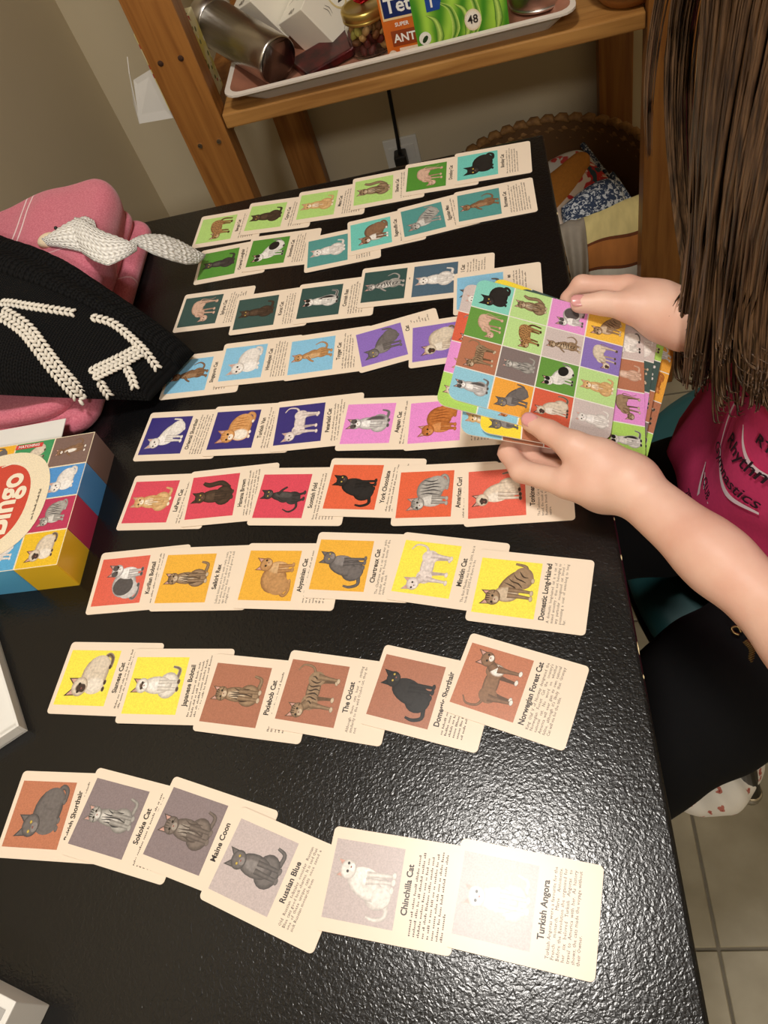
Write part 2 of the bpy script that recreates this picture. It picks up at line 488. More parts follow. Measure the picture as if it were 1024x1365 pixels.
        E(.08, .04, .28, .16, .2); E(.22, .04, .16, .17, 0, base, soft); E(-.12, -.03, .14, .13, 0, base, soft)
        for k in range(34):
            a = k * 2.4; r_ = math.sqrt((k + .5) / 34); E(.1 + .27 * r_ * math.cos(a), .04 + .14 * r_ * math.sin(a), .018, .013, a, stripe, stripe, 6)
        for x in (-.16, .28): S([(x, -.02), (x - .01, -.2), (x - .03, -.36)], [.11, .065, .05]); paw(x - .04, -.36)
        head(-.28, -.02, .115, -1)
    elif pose == 'bend':
        S([(.3, .12), (.4, .05), (.36, -.16), (.42, -.28)], [.03, .022, .016, .01], dark)
        for x in (-.02, .24): S([(x, .08), (x + .04, -.12), (x + .05, -.32)], [.1, .05, .035], rim); paw(x + .04, -.33)
        E(.1, .12, .25, .15, .12); E(.22, .1, .14, .16, 0, base, soft); E(-.1, .02, .13, .12, -.5, base, soft)
        for x in (-.1, .3): S([(x, .08), (x + .01, -.12), (x - .01, -.34)], [.11, .055, .036]); paw(x - .02, -.35)
        S([(-.1, .02), (-.2, -.08), (-.26, -.12)], [.14, .1, .1]); head(-.28, -.13, .1, -1)
# ------------------------------------------------------------------ signed distance modelling for the person
def smin(a, b, k):
    h = np.clip(.5 + .5 * (b - a) / k, 0, 1)
    return b + (a - b) * h - k * h * (1 - h)
class Field:
    def __init__(s, lo, hi, h):
        s.lo = np.array(lo, np.float32); s.h = h
        s.n = np.ceil((np.array(hi) - np.array(lo)) / h).astype(int) + 1
        s.f = np.full(s.n, 1.0, np.float32)
    def block(s, lo, hi):
        a = np.clip(np.floor((np.array(lo) - s.lo) / s.h).astype(int), 0, s.n - 1)
        b = np.clip(np.ceil((np.array(hi) - s.lo) / s.h).astype(int) + 1, 1, s.n)
        sl = tuple(slice(i, j) for i, j in zip(a, b))
        g = np.meshgrid(*[s.lo[k] + s.h * np.arange(a[k], b[k], dtype=np.float32) for k in range(3)], indexing='ij')
        return sl, np.stack(g, -1)
    @staticmethod
    def cone(p, a, b, r1, r2):
        a = np.array(a, np.float32); b = np.array(b, np.float32); ab = b - a
        t = np.clip(((p - a) @ ab) / max(1e-9, ab @ ab), 0, 1)
        return np.linalg.norm(p - a - t[..., None] * ab, axis=-1) - (r1 + (r2 - r1) * t)
    def chain(s, pts, rs, k_in=.004, k=.006):
        """a limb or finger: round cones through pts, merged into the field"""
        P = np.array(pts); pad = max(rs) + max(k, k_in) + 3 * s.h
        sl, g = s.block(P.min(0) - pad, P.max(0) + pad)
        d = None
        for i in range(len(pts) - 1):
            c = s.cone(g, pts[i], pts[i + 1], rs[i], rs[i + 1])
            d = c if d is None else smin(d, c, k_in)
        s.f[sl] = smin(s.f[sl], d, k)
    def ellipsoid(s, c, r, k=.02, rotz=0.0):
        c = np.array(c, np.float32); r = np.array(r, np.float32); pad = r.max() + k + 3 * s.h
        sl, g = s.block(c - pad, c + pad)
        q = g - c
        if rotz:
            ca, sa = math.cos(rotz), math.sin(rotz); q = np.stack([q[..., 0] * ca + q[..., 1] * sa, -q[..., 0] * sa + q[..., 1] * ca, q[..., 2]], -1)
        k0 = np.linalg.norm(q / r, axis=-1); k1 = np.linalg.norm(q / (r * r), axis=-1) + 1e-9
        s.f[sl] = smin(s.f[sl], k0 * (k0 - 1) / k1, k)
    def rbox(s, c, half, r, k=.006, rotz=0.0, tilt=(0.0, 0.0)):
        c = np.array(c, np.float32); half = np.array(half, np.float32); pad = float(np.linalg.norm(half[:2])) + k + r + 3 * s.h
        sl, g = s.block(c - pad, c + pad)
        q = g - c
        q[..., 2] -= tilt[0] * q[..., 0] + tilt[1] * q[..., 1]
        ca, sa = math.cos(rotz), math.sin(rotz); q = np.stack([q[..., 0] * ca + q[..., 1] * sa, -q[..., 0] * sa + q[..., 1] * ca, q[..., 2]], -1)
        # round footprint corners generously, edges by r
        R2 = np.array((min(.035, half[0]), min(.035, half[1])), np.float32)
        d2 = np.abs(q[..., :2]) - (half[:2] - R2)
        dxy = np.linalg.norm(np.maximum(d2, 0), axis=-1) + np.minimum(d2.max(-1), 0) - R2[0]
        w = np.stack([dxy + r, np.abs(q[..., 2]) - half[2] + r], -1)
        d = np.linalg.norm(np.maximum(w, 0), axis=-1) + np.minimum(w.max(-1), 0) - r
        s.f[sl] = smin(s.f[sl], d, k)
    def mesh(s):
        f = s.f; ins = f < 0
        A = ins[:-1, :-1, :-1]; cnt = np.zeros(A.shape, np.int8)
        for dx in (0, 1):
            for dy in (0, 1):
                for dz in (0, 1):
                    cnt += ins[dx:dx + A.shape[0], dy:dy + A.shape[1], dz:dz + A.shape[2]]
        act = (cnt > 0) & (cnt < 8)
        I = np.argwhere(act); idx = np.full(A.shape, -1, np.int32); idx[act] = np.arange(len(I))
        acc = np.zeros((len(I), 3)); num = np.zeros(len(I))
        C8 = [(0, 0, 0), (1, 0, 0), (0, 1, 0), (1, 1, 0), (0, 0, 1), (1, 0, 1), (0, 1, 1), (1, 1, 1)]
        for a_ in range(8):
            for ax_ in range(3):
                if C8[a_][ax_]: continue
                c1 = np.array(C8[a_]); c2 = c1.copy(); c2[ax_] = 1
                i1 = I + c1; i2 = I + c2
                f1 = f[i1[:, 0], i1[:, 1], i1[:, 2]]; f2 = f[i2[:, 0], i2[:, 1], i2[:, 2]]
                x = (f1 < 0) != (f2 < 0)
                t = np.where(x, f1 / np.where(x, f1 - f2, 1), 0)
                acc[x] += c1 + (c2 - c1) * t[x, None]; num[x] += 1
        V = s.lo + s.h * (I + acc / num[:, None])
        F_ = []
        for ax_ in range(3):
            o1, o2 = [(1, 2), (2, 0), (0, 1)][ax_]
            sl1 = [slice(None)] * 3; sl2 = [slice(None)] * 3; sl1[ax_] = slice(0, -1); sl2[ax_] = slice(1, None)
            a1 = ins[tuple(sl1)]; a2 = ins[tuple(sl2)]
            for flip, mask in ((0, a1 & ~a2), (1, ~a1 & a2)):
                E_ = np.argwhere(mask)
                ok = np.ones(len(E_), bool)
                for q in (o1, o2): ok &= (E_[:, q] > 0) & (E_[:, q] < idx.shape[q])
                ok &= E_[:, ax_] < idx.shape[ax_]
                E_ = E_[ok]
                def at(d1, d2):
                    e = E_.copy(); e[:, o1] -= d1; e[:, o2] -= d2
                    return idx[e[:, 0], e[:, 1], e[:, 2]]
                q4 = np.stack([at(1, 1), at(0, 1), at(0, 0), at(1, 0)], 1)
                F_.append(q4[:, ::-1] if flip else q4)
        return V, np.concatenate(F_)

def np_mesh(name, V, F, smooth=True):
    me = bpy.data.meshes.new(name)
    me.vertices.add(len(V)); me.vertices.foreach_set('co', np.asarray(V, np.float32).ravel())
    me.loops.add(F.size); me.loops.foreach_set('vertex_index', F.astype(np.int32).ravel())
    me.polygons.add(len(F)); me.polygons.foreach_set('loop_start', np.arange(0, F.size, F.shape[1], dtype=np.int32))
    me.update(calc_edges=True); me.validate()
    if smooth: me.polygons.foreach_set('use_smooth', [True] * len(me.polygons))
    return me
def remeshed(name, parts, voxel, smooth_it=4):
    V = []; F = []; n = 0
    for v_, f_ in parts: V.append(v_); F.append(f_ + n); n += len(v_)
    o = bpy.data.objects.new(name, np_mesh(name, np.concatenate(V), np.concatenate(F)))
    COL.objects.link(o)
    md = o.modifiers.new('r', 'REMESH'); md.mode = 'VOXEL'; md.voxel_size = voxel; md.use_smooth_shade = True
    sm_ = o.modifiers.new('s', 'SMOOTH'); sm_.factor = .5; sm_.iterations = smooth_it
    dg = bpy.context.evaluated_depsgraph_get()
    me = bpy.data.meshes.new_from_object(o.evaluated_get(dg))
    bpy.data.objects.remove(o)
    me.polygons.foreach_set('use_smooth', [True] * len(me.polygons))
    return me

# ------------------------------------------------------------------ room
WX0, WX1, WY0, WY1, WZ = -0.815, 2.3, -2.3, 1.70, 2.42
def struct(name, lo, hi, m, label, bevel=0.0):
    return tag(box(name, lo, hi, m, None, bevel), label, None, None, 'structure')
floor = struct('floor', (WX0 - .1, WY0 - .1, -0.06), (WX1 + .1, WY1 + .1, -0.003), M['grout'], 'beige marbled vinyl tile floor')
struct('wall_back', (WX0 - .1, WY1, 0), (WX1 + .1, WY1 + .1, WZ), M['wall'], 'beige painted wall behind the wooden shelf')
struct('wall_left', (WX0 - .1, WY0, 0), (WX0, WY1, WZ), M['wall'], 'beige painted side wall beside the table')
struct('wall_right', (WX1, WY0, 0), (WX1 + .1, WY1, WZ), M['wall'], 'beige painted wall across the room')
struct('wall_front', (WX0 - .1, WY0 - .1, 0), (WX1 + .1, WY0, WZ), M['wall'], 'beige painted wall at the near end')
struct('ceiling', (WX0 - .1, WY0 - .1, WZ), (WX1 + .1, WY1 + .1, WZ + .1), M['ceiling'], 'off white ceiling')
struct('baseboard_back', (WX0, WY1 - .012, 0), (WX1, WY1, .085), M['base'], 'painted baseboard along the back wall', .003)
struct('baseboard_left', (WX0, WY0, 0), (WX0 + .012, WY1 - .012, .085), M['base'], 'painted baseboard along the side wall', .003)
# vinyl tiles: one shared mesh, laid in rows
TP = 0.2475
bm = bmesh.new(); box_bm(bm, (0.002, 0.002, -0.004), (TP - .002, TP - .002, 0.0), .0012, 1)
tile_me = bm_mesh('floor_tile', bm); tile_me.materials.append(M['tile'])
for i in range(-3, 8):
    for j in range(-3, 7):
        x = 0.150 + i * TP; y = 0.125 + j * TP
        if x < WX0 or y + TP > WY1 + .12: continue
        t = obj('floor_tile', tile_me, None, floor, (x, y, 0.0))

# ------------------------------------------------------------------ ceiling lamps
def ceiling_lamp(loc, r, light, label):
    t = empty('ceiling_lamp', (loc[0], loc[1], WZ))
    tag(t, label, 'lamp', 'round ceiling lamps')
    lathe('base_plate', [(0, 0), (r * .75, 0), (r * .75, -.02), (0, -.02)], M['white_plastic'], t)
    m, nt, b = nodes_of('lamp_glass')
    b.inputs['Base Color'].default_value = (.9, .88, .82, 1)
    b.inputs['Emission Color'].default_value = (1, .88, .72, 1); b.inputs['Emission Strength'].default_value = 3.0
    lathe('glass_shade', [(0, -.05), (r * .6, -.046), (r * .9, -.034), (r, -.02), (r * .76, -.0195)], m, t)
    light.parent = t; light.location = (0, 0, loc[2] - WZ)
ceiling_lamp(LAMP_A, .15, light_a, 'round flush ceiling lamp over the black table')
ceiling_lamp(LAMP_B, .17, light_b, 'round flush ceiling lamp away from the table')

# ------------------------------------------------------------------ table
m, nt, b = nodes_of('black_leathery_laminate')
b.inputs['Base Color'].default_value = (*lin((13, 13, 14)), 1)
b.inputs['Roughness'].default_value = 0.30
b.inputs['Specular IOR Level'].default_value = 0.5
tc = nt.nodes.new('ShaderNodeTexCoord')
n1 = nt.nodes.new('ShaderNodeTexNoise'); n1.inputs['Scale'].default_value = 400; n1.inputs['Detail'].default_value = 1.5; n1.inputs['Distortion'].default_value = 0.8
nt.links.new(tc.outputs['Object'], n1.inputs['Vector'])
bp = nt.nodes.new('ShaderNodeBump'); bp.inputs['Strength'].default_value = 0.40; bp.inputs['Distance'].default_value = 0.0006
nt.links.new(n1.outputs['Fac'], bp.inputs['Height']); nt.links.new(bp.outputs['Normal'], b.inputs['Normal'])
n2 = nt.nodes.new('ShaderNodeTexNoise'); n2.inputs['Scale'].default_value = 7; n2.inputs['Detail'].default_value = 5
nt.links.new(tc.outputs['Object'], n2.inputs['Vector'])
mr = nt.nodes.new('ShaderNodeMapRange'); mr.inputs[3].default_value = 0.17; mr.inputs[4].default_value = 0.27
nt.links.new(n2.outputs['Fac'], mr.inputs[0]); nt.links.new(mr.outputs[0], b.inputs['Roughness'])
M['table'] = m
TX0, TX1, TY0, TY1 = -0.80, 0.050, -0.42, 0.886
table = tag(empty('table', ((TX0 + TX1) / 2, (TY0 + TY1) / 2, 0)), 'black dining table with a pebbled top, cards laid out on it', 'table')
def tchild(name, lo, hi, bev, mm=M['table']):
    cx, cy = (TX0 + TX1) / 2, (TY0 + TY1) / 2
    return box(name, (lo[0] - cx, lo[1] - cy, lo[2]), (hi[0] - cx, hi[1] - cy, hi[2]), mm, table, bev, 3)
tchild('table_top', (TX0, TY0, TZ - .028), (TX1, TY1, TZ), .003)
for (x0, y0, x1, y1) in ((TX0 + .06, TY0 + .06, TX1 - .06, TY0 + .085), (TX0 + .06, TY1 - .085, TX1 - .06, TY1 - .06), (TX0 + .06, TY0 + .085, TX0 + .085, TY1 - .085), (TX1 - .085, TY0 + .085, TX1 - .06, TY1 - .085)):
    tchild('apron', (x0, y0, TZ - .085), (x1, y1, TZ - .028), .002)
for x in (TX0 + .05, TX1 - .105):
    for y in (TY0 + .05, TY1 - .105):
        tchild('leg', (x, y, 0), (x + .055, y + .055, TZ - .028), .004)
# worn pale chips along the right-hand edge
chip = mat('worn_edge', (214, 196, 150), 0.5)
for (y, l) in ((.236, .006), (.31, .003), (.345, .002), (.52, .002), (.60, .003), (.735, .003), (.215, .002)):
    cx, cy = (TX0 + TX1) / 2, (TY0 + TY1) / 2
    v, f = tube_geo([(TX1 - cx - .0008, y - cy - l, TZ - .0012), (TX1 - cx - .0007, y - cy, TZ - .0009), (TX1 - cx - .0008, y - cy + l, TZ - .0012)], [.0002, .0006, .0002], 6)
    obj('edge_chip', mesh_of('edge_chip', v, f), chip, table)

# ------------------------------------------------------------------ wooden shelf unit
SHZ = 0.731
shelf = tag(empty('shelf_unit', (-0.09, 1.40, 0)), 'pine shelf unit against the back wall holding tea things', 'shelf')
def sbox(name, lo, hi, m=M['wood'], bev=.002, parent=shelf, off=(-0.09, 1.40, 0)):
    return box(name, [lo[i] - off[i] for i in range(3)], [hi[i] - off[i] for i in range(3)], m, parent, bev)
PX0, PX1 = -.468, -.399
QX0, QX1 = .213, .281
posts = []
for (a, b_) in ((PX0, PX1), (QX0, QX1)):
    for (y0, y1) in ((1.146, 1.184), (1.652, 1.690)):
        posts.append((a, y0, sbox('post', (a, y0, 0), (b_, y1, 1.75))))
for (a, b_) in ((PX0, PX1), (QX0, QX1)):
    for z in (.672, 1.30):
        sbox('side_rail', (a + .012, 1.184, z), (b_ - .012, 1.652, z + .036))
for z in (SHZ, 1.36):
    sbox('shelf_board', (PX0 + .07, 1.150, z - .022), (QX1 - .07, 1.690, z), M['woodx'], .0025)
# screws and drilled holes on the front face of the left post
for x in (-.4475, -.4165):
    v, f = prism([(.0035 * math.cos(k * math.pi / 5), .0035 * math.sin(k * math.pi / 5)) for k in range(10)], 0, .0025)
    s = obj('screw', mesh_of('screw', v, f), M['screw'], shelf, (x + .09, 1.1465 - 1.40, .6968), (math.pi / 2, 0, 0))
    box('slot', (-.0025, -.0004, .0024), (.0025, .0004, .0028), M['hole'], s)
    lathe('drilled_hole', [(.0, .0012), (.0038, .0010), (.0044, .0)], M['hole'], shelf, 12, (x - .003 + .09, 1.1462 - 1.40, .822), (math.pi / 2, 0, 0))
for z in (.09, .036):
    lathe('drilled_hole', [(.0, .0012), (.0038, .0010), (.0044, .0)], M['hole'], shelf, 12, (.250 + .09, 1.1462 - 1.40, z), (math.pi / 2, 0, 0))

# ------------------------------------------------------------------ power outlet
out = tag(empty('wall_outlet', (-.2195, WY1, .2945)), 'white wall outlet plate with a black plug in it', 'outlet')
box('cover_plate', (-.0385, -.006, -.036), (.0385, 0, .036), M['white_plastic'], out, .002)
box('socket_face', (-.030, -.0085, -.017), (.030, -.005, .017), M['white_plastic'], out, .001)
cord = tag(empty('power_cord', (-.2195, WY1 - .01, .2945)), 'black power cord rising from the wall outlet behind the shelf', 'cord')
box('plug', (-.017, -.035, -.022), (.011, -.0, .014), M['black_plastic'], cord, .005, 3)
v, f = tube_geo(catmull([(-.003, -.02, .01), (.001, -.024, .06), (.006, -.03, .14), (.012, -.034, .26), (.014, -.03, .42), (.012, -.02, .60)], 6), .0042, 8)
obj('cable', mesh_of('cable', v, f, True), M['black_plastic'], cord)
# ------------------------------------------------------------------ things on the shelf
M['tray_grey'] = mat('grey_enamel', (208, 206, 200), 0.35)
M['tray_rim'] = mat('white_rim', (226, 216, 204), 0.35)
M['tray_copper'] = mat('copper_inside', (176, 120, 96), 0.4, 0.25, var=0.15, vscale=25)
def tray():
    t = tag(empty('baking_tray', (-.125, 1.295, SHZ)), 'long grey metal tray with coppery inside on the pine shelf', 'tray')
    def ring(x0, x1, y0, y1, z, r): return [(x0 + px, y0 + py, z) for px, py in rrect_pts(x1 - x0, y1 - y0, r, 4)]
    O = [ring(-.215, .218, -.128, .128, 0, .015), ring(-.250, .240, -.148, .148, .0235, .02), ring(-.258, .247, -.155, .155, .0245, .022), ring(-.258, .247, -.155, .155, .0275, .022), ring(-.250, .240, -.147, .147, .028, .02), ring(-.213, .216, -.126, .126, .002, .015)]
    n = len(O[0])
    def strip(name, a, b, m, caps=False, par=t):
        v = O[a] + O[b]
        f = [(i, (i + 1) % n, n + (i + 1) % n, n + i) for i in range(n)]
        if caps: f.append(tuple(range(n)) if caps > 0 else tuple(range(n, 2 * n)))
        return v, f
    v = O[0] + O[1]; f = [(i, (i + 1) % n, n + (i + 1) % n, n + i) for i in range(n)] + [tuple(reversed(range(n)))]
    obj('outer_shell', mesh_of('outer_shell', v, f, False), M['tray_grey'], t)
    v = O[1] + O[2] + O[3] + O[4]; f = [(k * n + i, k * n + (i + 1) % n, (k + 1) * n + (i + 1) % n, (k + 1) * n + i) for k in range(3) for i in range(n)]
    obj('rim', mesh_of('rim', v, f), M['tray_rim'], t)
    v = O[4] + O[5]; f = [(i, (i + 1) % n, n + (i + 1) % n, n + i) for i in range(n)] + [tuple(range(n, 2 * n))]
    obj('inside', mesh_of('inside', v, f), M['tray_copper'], t)
tray()
TRZ = SHZ + .0025

# steel canister lying on its side, bottom end toward the room
a = Vector((-.4130, 1.3010, .8060)); b_ = Vector((-.2985, 1.1880, .7690))
ax = (a - b_); ln = ax.length; q = ax.to_track_quat('Z', 'Y')
can = tag(empty('steel_canister', b_), 'brushed steel canister lying tipped over in the grey tray', 'canister')
can.rotation_euler = q.to_euler()
lathe('body', [(.0315, -.001), (.0335, 0), (.034, .003), (.034, ln - .028)], M['steel'], can, 40)
lathe('lid', [(.034, ln - .028), (.0355, ln - .027), (.0355, ln - .003), (.034, ln), (0, ln)], M['steel'], can, 40)
lathe('base_disc', [(0, .004), (.0285, .004), (.0295, .001), (.0320, -.001)], M['darksteel'], can, 40)
lb = box('barcode_label', (-.011, -.008, .0032), (.011, .008, .0037), M['paper_white'], can)
for k in range(9):
    box('bar', (-.009 + k * .002, -.005, .0029), (-.0082 + k * .002 + (k % 3) * .0003, .005, .0033), M['ink'], lb)

# printed tea packets
def packet(name, size, loc, rot, mats, label, cat):
    """box with its base centre at loc; one slab per face so that every panel is a part"""
    w, d, h = size
    t = tag(empty(name, loc, rot), label, cat)
    e = .0004
    box('carton', (-w / 2, -d / 2, 0), (w / 2, d / 2, h), mats['side'], t, .0012)
    return t
M['tea_cream'] = mat('cream_carton', (236, 230, 214), 0.45)
M['tea_grey'] = mat('grey_carton', (176, 170, 156), 0.5)
def tea_box(loc, rot, label, logo):
    t = packet('tea_box', (.062, .075, .135), loc, rot, {'side': M['tea_cream']}, label, 'box')
    # curling plant drawing on the narrow side
    fl = Flat()
    dk = L3(60, 52, 44)
    for k in range(3):
        y = .02 + k * .04
        fl.stroke([(-.02, y), (-.005, y + .012), (.012, y + .006), (.02, y + .02)], [.001, .0015, .001], dk)
        for (x, yy, r) in ((-.012, y + .012, .004), (.004, y + .002, .0045), (.014, y + .016, .004), (-.004, y + .02, .003)):
            fl.ell(x, yy, r, r * .55, .7 * k + x * 60, dk, dk, 8)
    me = fl.mesh('plant_drawing', Matrix(((1, 0, 0, 0), (0, 1, 0, 0), (0, 0, 1, .0004), (0, 0, 0, 1))))
    obj('plant_drawing', me, M['print'], t, (0, -.0379, .01), (math.pi / 2, 0, 0))
    text_obj('lettering', '40', .014, M['ink_soft'], t, Matrix.Translation((-.0, -.0381, .0045)) @ Matrix.Rotation(math.pi / 2, 4, 'X'), bold=.0)
    if logo:
        lo = Flat(); lo.ell(0, 0, .022, .0165, 0, L3(236, 226, 190), L3(214, 190, 120), 24); lo.ell(0, 0, .0185, .0135, 0, L3(244, 240, 226), None, 24)
        obj('round_logo', lo.mesh('round_logo', Matrix.Translation((0, 0, .0004))), M['print'], t, (.0312, 0, .062), (math.pi / 2, 0, math.pi / 2))
        text_obj('lettering', 'TW', .017, M['ink'], t, Matrix.Translation((.0318, 0, .056)) @ Matrix.Rotation(math.pi / 2, 4, 'Z') @ Matrix.Rotation(math.pi / 2, 4, 'X'), bold=.02)
        for k in (0, 1):
            st = Flat(); st.stroke([(-.008, 0), (0, .003), (.008, 0)], [.0004, .001, .0004], L3(90, 80, 70))
            obj('flourish', st.mesh('flourish', Matrix.Translation((0, 0, .0004))), M['print'], t, (.0312, .0, .03 + k * .005), (math.pi / 2, 0, math.pi / 2))
    return t
def euler_from_axes(z, x):
    z = Vector(z).normalized(); x = Vector(x); x = (x - z * x.dot(z)).normalized(); y = z.cross(x)
    return Matrix((x, y, z)).transposed().to_euler()
tea_box((-.262, 1.268, .758), euler_from_axes((.40, .78, .28), (.78, -.52, .42)), 'white tea box with plant drawings and a round logo', True)
tea_box((-.338, 1.30, .775), euler_from_axes((.40, .78, .30), (.80, -.50, .40)), 'white tea box with plant drawings, leaning behind the steel canister', False)
# red foil packets under the tea boxes
fp = mat('dark_red_foil', (96, 22, 24), 0.3, 0.3, rgb2=(30, 14, 16), vscale=60)
o = box('tea_sachet', (-.05, -.035, 0), (.05, .035, .012), fp, None, .004, 3, (-.235, 1.235, TRZ + .001), (.0, -.05, .5))
tag(o, 'dark red foil tea sachet lying in the tray under the tea boxes', 'sachet')

# glass jar with gold lid and red bow
jar = tag(empty('glass_jar', (-.166, 1.232, TRZ)), 'glass jar of nuts with a gold lid and red bow', 'jar')
m, nt, b = nodes_of('clear_glass')
b.inputs['Base Color'].default_value = (.95, .97, .95, 1); b.inputs['Roughness'].default_value = .04; b.inputs['Transmission Weight'].default_value = 1.0; b.inputs['IOR'].default_value = 1.3
M['glass'] = m
M['gold'] = mat('gold_lid', (202, 176, 96), 0.3, 0.85)
M['bow'] = mat('red_foil_bow', (190, 24, 40), 0.25, 0.5)
lathe('glass_body', [(0, .0), (.030, .0), (.033, .004), (.033, .040), (.029, .047), (.029, .052), (.0275, .052), (.0275, .046), (.0312, .039), (.0312, .005), (.029, .003), (0, .003)], M['glass'], jar, 36)
lathe('lid', [(.0315, .046), (.033, .047), (.033, .050), (.0318, .051), (.033, .052), (.033, .060), (.0318, .062), (.026, .063), (.0255, .0622), (0, .0622)], M['gold'], jar, 36)
v, f = [], []
rb = random.Random(3)
for k in range(16):
    a_ = k * 2.399; el = .35 + .9 * (k / 16)
    d = Vector((math.cos(a_) * math.cos(el), math.sin(a_) * math.cos(el), math.sin(el)))
    tube_geo([Vector((0, 0, .062)) + d * .002, Vector((0, 0, .063)) + d * .011, Vector((0, 0, .064)) + d * .0125 + Vector((-d.y, d.x, 0)) * .003, Vector((0, 0, .062)) + d * .004], [.0012, .0034, .0026, .001], 5, v, f, .35)
obj('bow', mesh_of('bow', v, f), M['bow'], jar)
nutm = [mat('nut_brown', (122, 78, 40), .5, var=.2, vscale=120), mat('nut_pale', (200, 158, 96), .5, var=.15, vscale=120), mat('dried_red', (96, 26, 24), .45), mat('pale_green_nut', (188, 180, 84), .5)]
bm = bmesh.new(); bmesh.ops.create_icosphere(bm, subdivisions=2, radius=1.0)
nme = bm_mesh('nut', bm, True)
nut_mes = []
for m_ in nutm:
    c = nme.copy(); c.materials.append(m_); nut_mes.append(c)
for k in range(46):
    a_ = k * 2.399; lay = k // 12; r_ = .0225 if k % 12 < 8 else .010
    o = obj('nut', nut_mes[(0, 1, 2, 2)[k % 4] if lay < 2 else (1, 3, 1, 0)[k % 4]], None, jar, (r_ * math.cos(a_), r_ * math.sin(a_), .0095 + lay * .0088))
    o.scale = (.0078, .0056, .0052); o.rotation_euler = (rb.random() * 3, rb.random() * 3, rb.random() * 3)

# orange tea carton
M['orange_carton'] = mat('orange_carton', (214, 116, 36), 0.4, rgb2=(196, 92, 26), vscale=30)
oc = tag(empty('tea_carton', (-.1135, 1.205, TRZ), (math.radians(-4), 0, math.radians(-4))), 'orange tea carton with a dark blue logo panel', 'box')
box('carton', (-.024, -.03, 0), (.03, .03, .118), M['orange_carton'], oc, .001)
fl = Flat()
fl.poly([(-.021, .052), (.03, .052), (.03, .084), (.004, .090), (-.021, .084)], L3(232, 200, 150))
fl.poly([(-.019, .055), (.03, .055), (.03, .081), (.004, .087), (-.019, .081)], L3(24, 40, 96))
fl.poly([(-.014, .018), (.03, .018), (.03, .038), (-.014, .038)], L3(140, 62, 26))
fl.poly([(-.006, .003), (.03, .003), (.03, .015), (-.006, .015)], L3(236, 214, 186))
fl.ell(-.0165, .008, .006, .006, 0, L3(226, 210, 188), None, 14)
obj('front_print', fl.mesh('front_print', Matrix.Translation((0, 0, .0003))), M['print'], oc, (0, -.0301, 0), (math.pi / 2, 0, 0))
RX = Matrix.Rotation(math.pi / 2, 4, 'X')
M['white_ink'] = mat('white_ink', (240, 238, 232), .4)
text_obj('logo_lettering', 'Tet', .026, M['white_ink'], oc, Matrix.Translation((-.016, -.0309, .061)) @ RX, bold=.02, align='LEFT')
text_obj('lettering', 'ANT', .015, M['white_ink'], oc, Matrix.Translation((-.011, -.0309, .023)) @ RX, bold=.025, align='LEFT')
text_obj('lettering', 'SUPER', .007, M['white_ink'], oc, Matrix.Translation((-.006, -.0309, .043)) @ RX, bold=.02, align='LEFT')

# green tea carton
m, nt, b = nodes_of('green_carton')
tc = nt.nodes.new('ShaderNodeTexCoord'); w = nt.nodes.new('ShaderNodeTexWave'); w.inputs['Scale'].default_value = 9; w.inputs['Distortion'].default_value = 7; w.inputs['Detail Scale'].default_value = 1.2
nt.links.new(tc.outputs['Object'], w.inputs['Vector'])
rp = nt.nodes.new('ShaderNodeValToRGB'); rp.color_ramp.elements[0].color = (*lin((64, 140, 30)), 1); rp.color_ramp.elements[1].color = (*lin((166, 214, 72)), 1)
nt.links.new(w.outputs['Fac'], rp.inputs['Fac']); nt.links.new(rp.outputs['Color'], b.inputs['Base Color']); b.inputs['Roughness'].default_value = .35
gc = tag(empty('tea_carton', (-.0315, 1.196, TRZ), (math.radians(-6), 0, math.radians(1.0))), 'green tea carton with leaf swirls and the number 48', 'box')
box('carton', (-.064, -.03, 0), (.064, .035, .078), m, gc, .001)
fl = Flat()
gA, gB = L3(196, 228, 110), L3(52, 118, 26)
for (x, l, hgt, c1) in ((-.04, .03, .05, gA), (-.02, .04, .062, gB), (.0, .03, .055, gA), (.012, .035, .07, gB), (.045, .02, .06, gA)):
    fl.stroke([(x, .004), (x + l * .3, hgt * .4), (x + l * .2, hgt * .8), (x - l * .2, hgt)], [.002, .011, .007, .001], c1, gB if c1 is gA else gA, 6)
fl.ell(-.052, .022, .0085, .0085, 0, L3(232, 232, 220), None, 18)
fl.ell(-.052, .021, .0055, .003, .8, L3(30, 60, 30), None, 10)
fl.ell(.016, .030, .0115, .0135, 0, L3(240, 232, 216), L3(226, 206, 170), 24)
fl.poly([(-.044, .053), (-.026, .053), (-.022, .066), (-.026, .077), (-.044, .077)], L3(28, 70, 150))
obj('front_print', fl.mesh('front_print', Matrix.Translation((0, 0, .0003))), M['print'], gc, (0, -.0301, 0), (math.pi / 2, 0, 0))
text_obj('lettering', '48', .0145, M['ink'], gc, Matrix.Translation((.016, -.0312, .026)) @ RX, bold=.015)
text_obj('logo_lettering', 'T', .02, M['white_ink'], gc, Matrix.Translation((-.036, -.0312, .058)) @ RX, bold=.02)

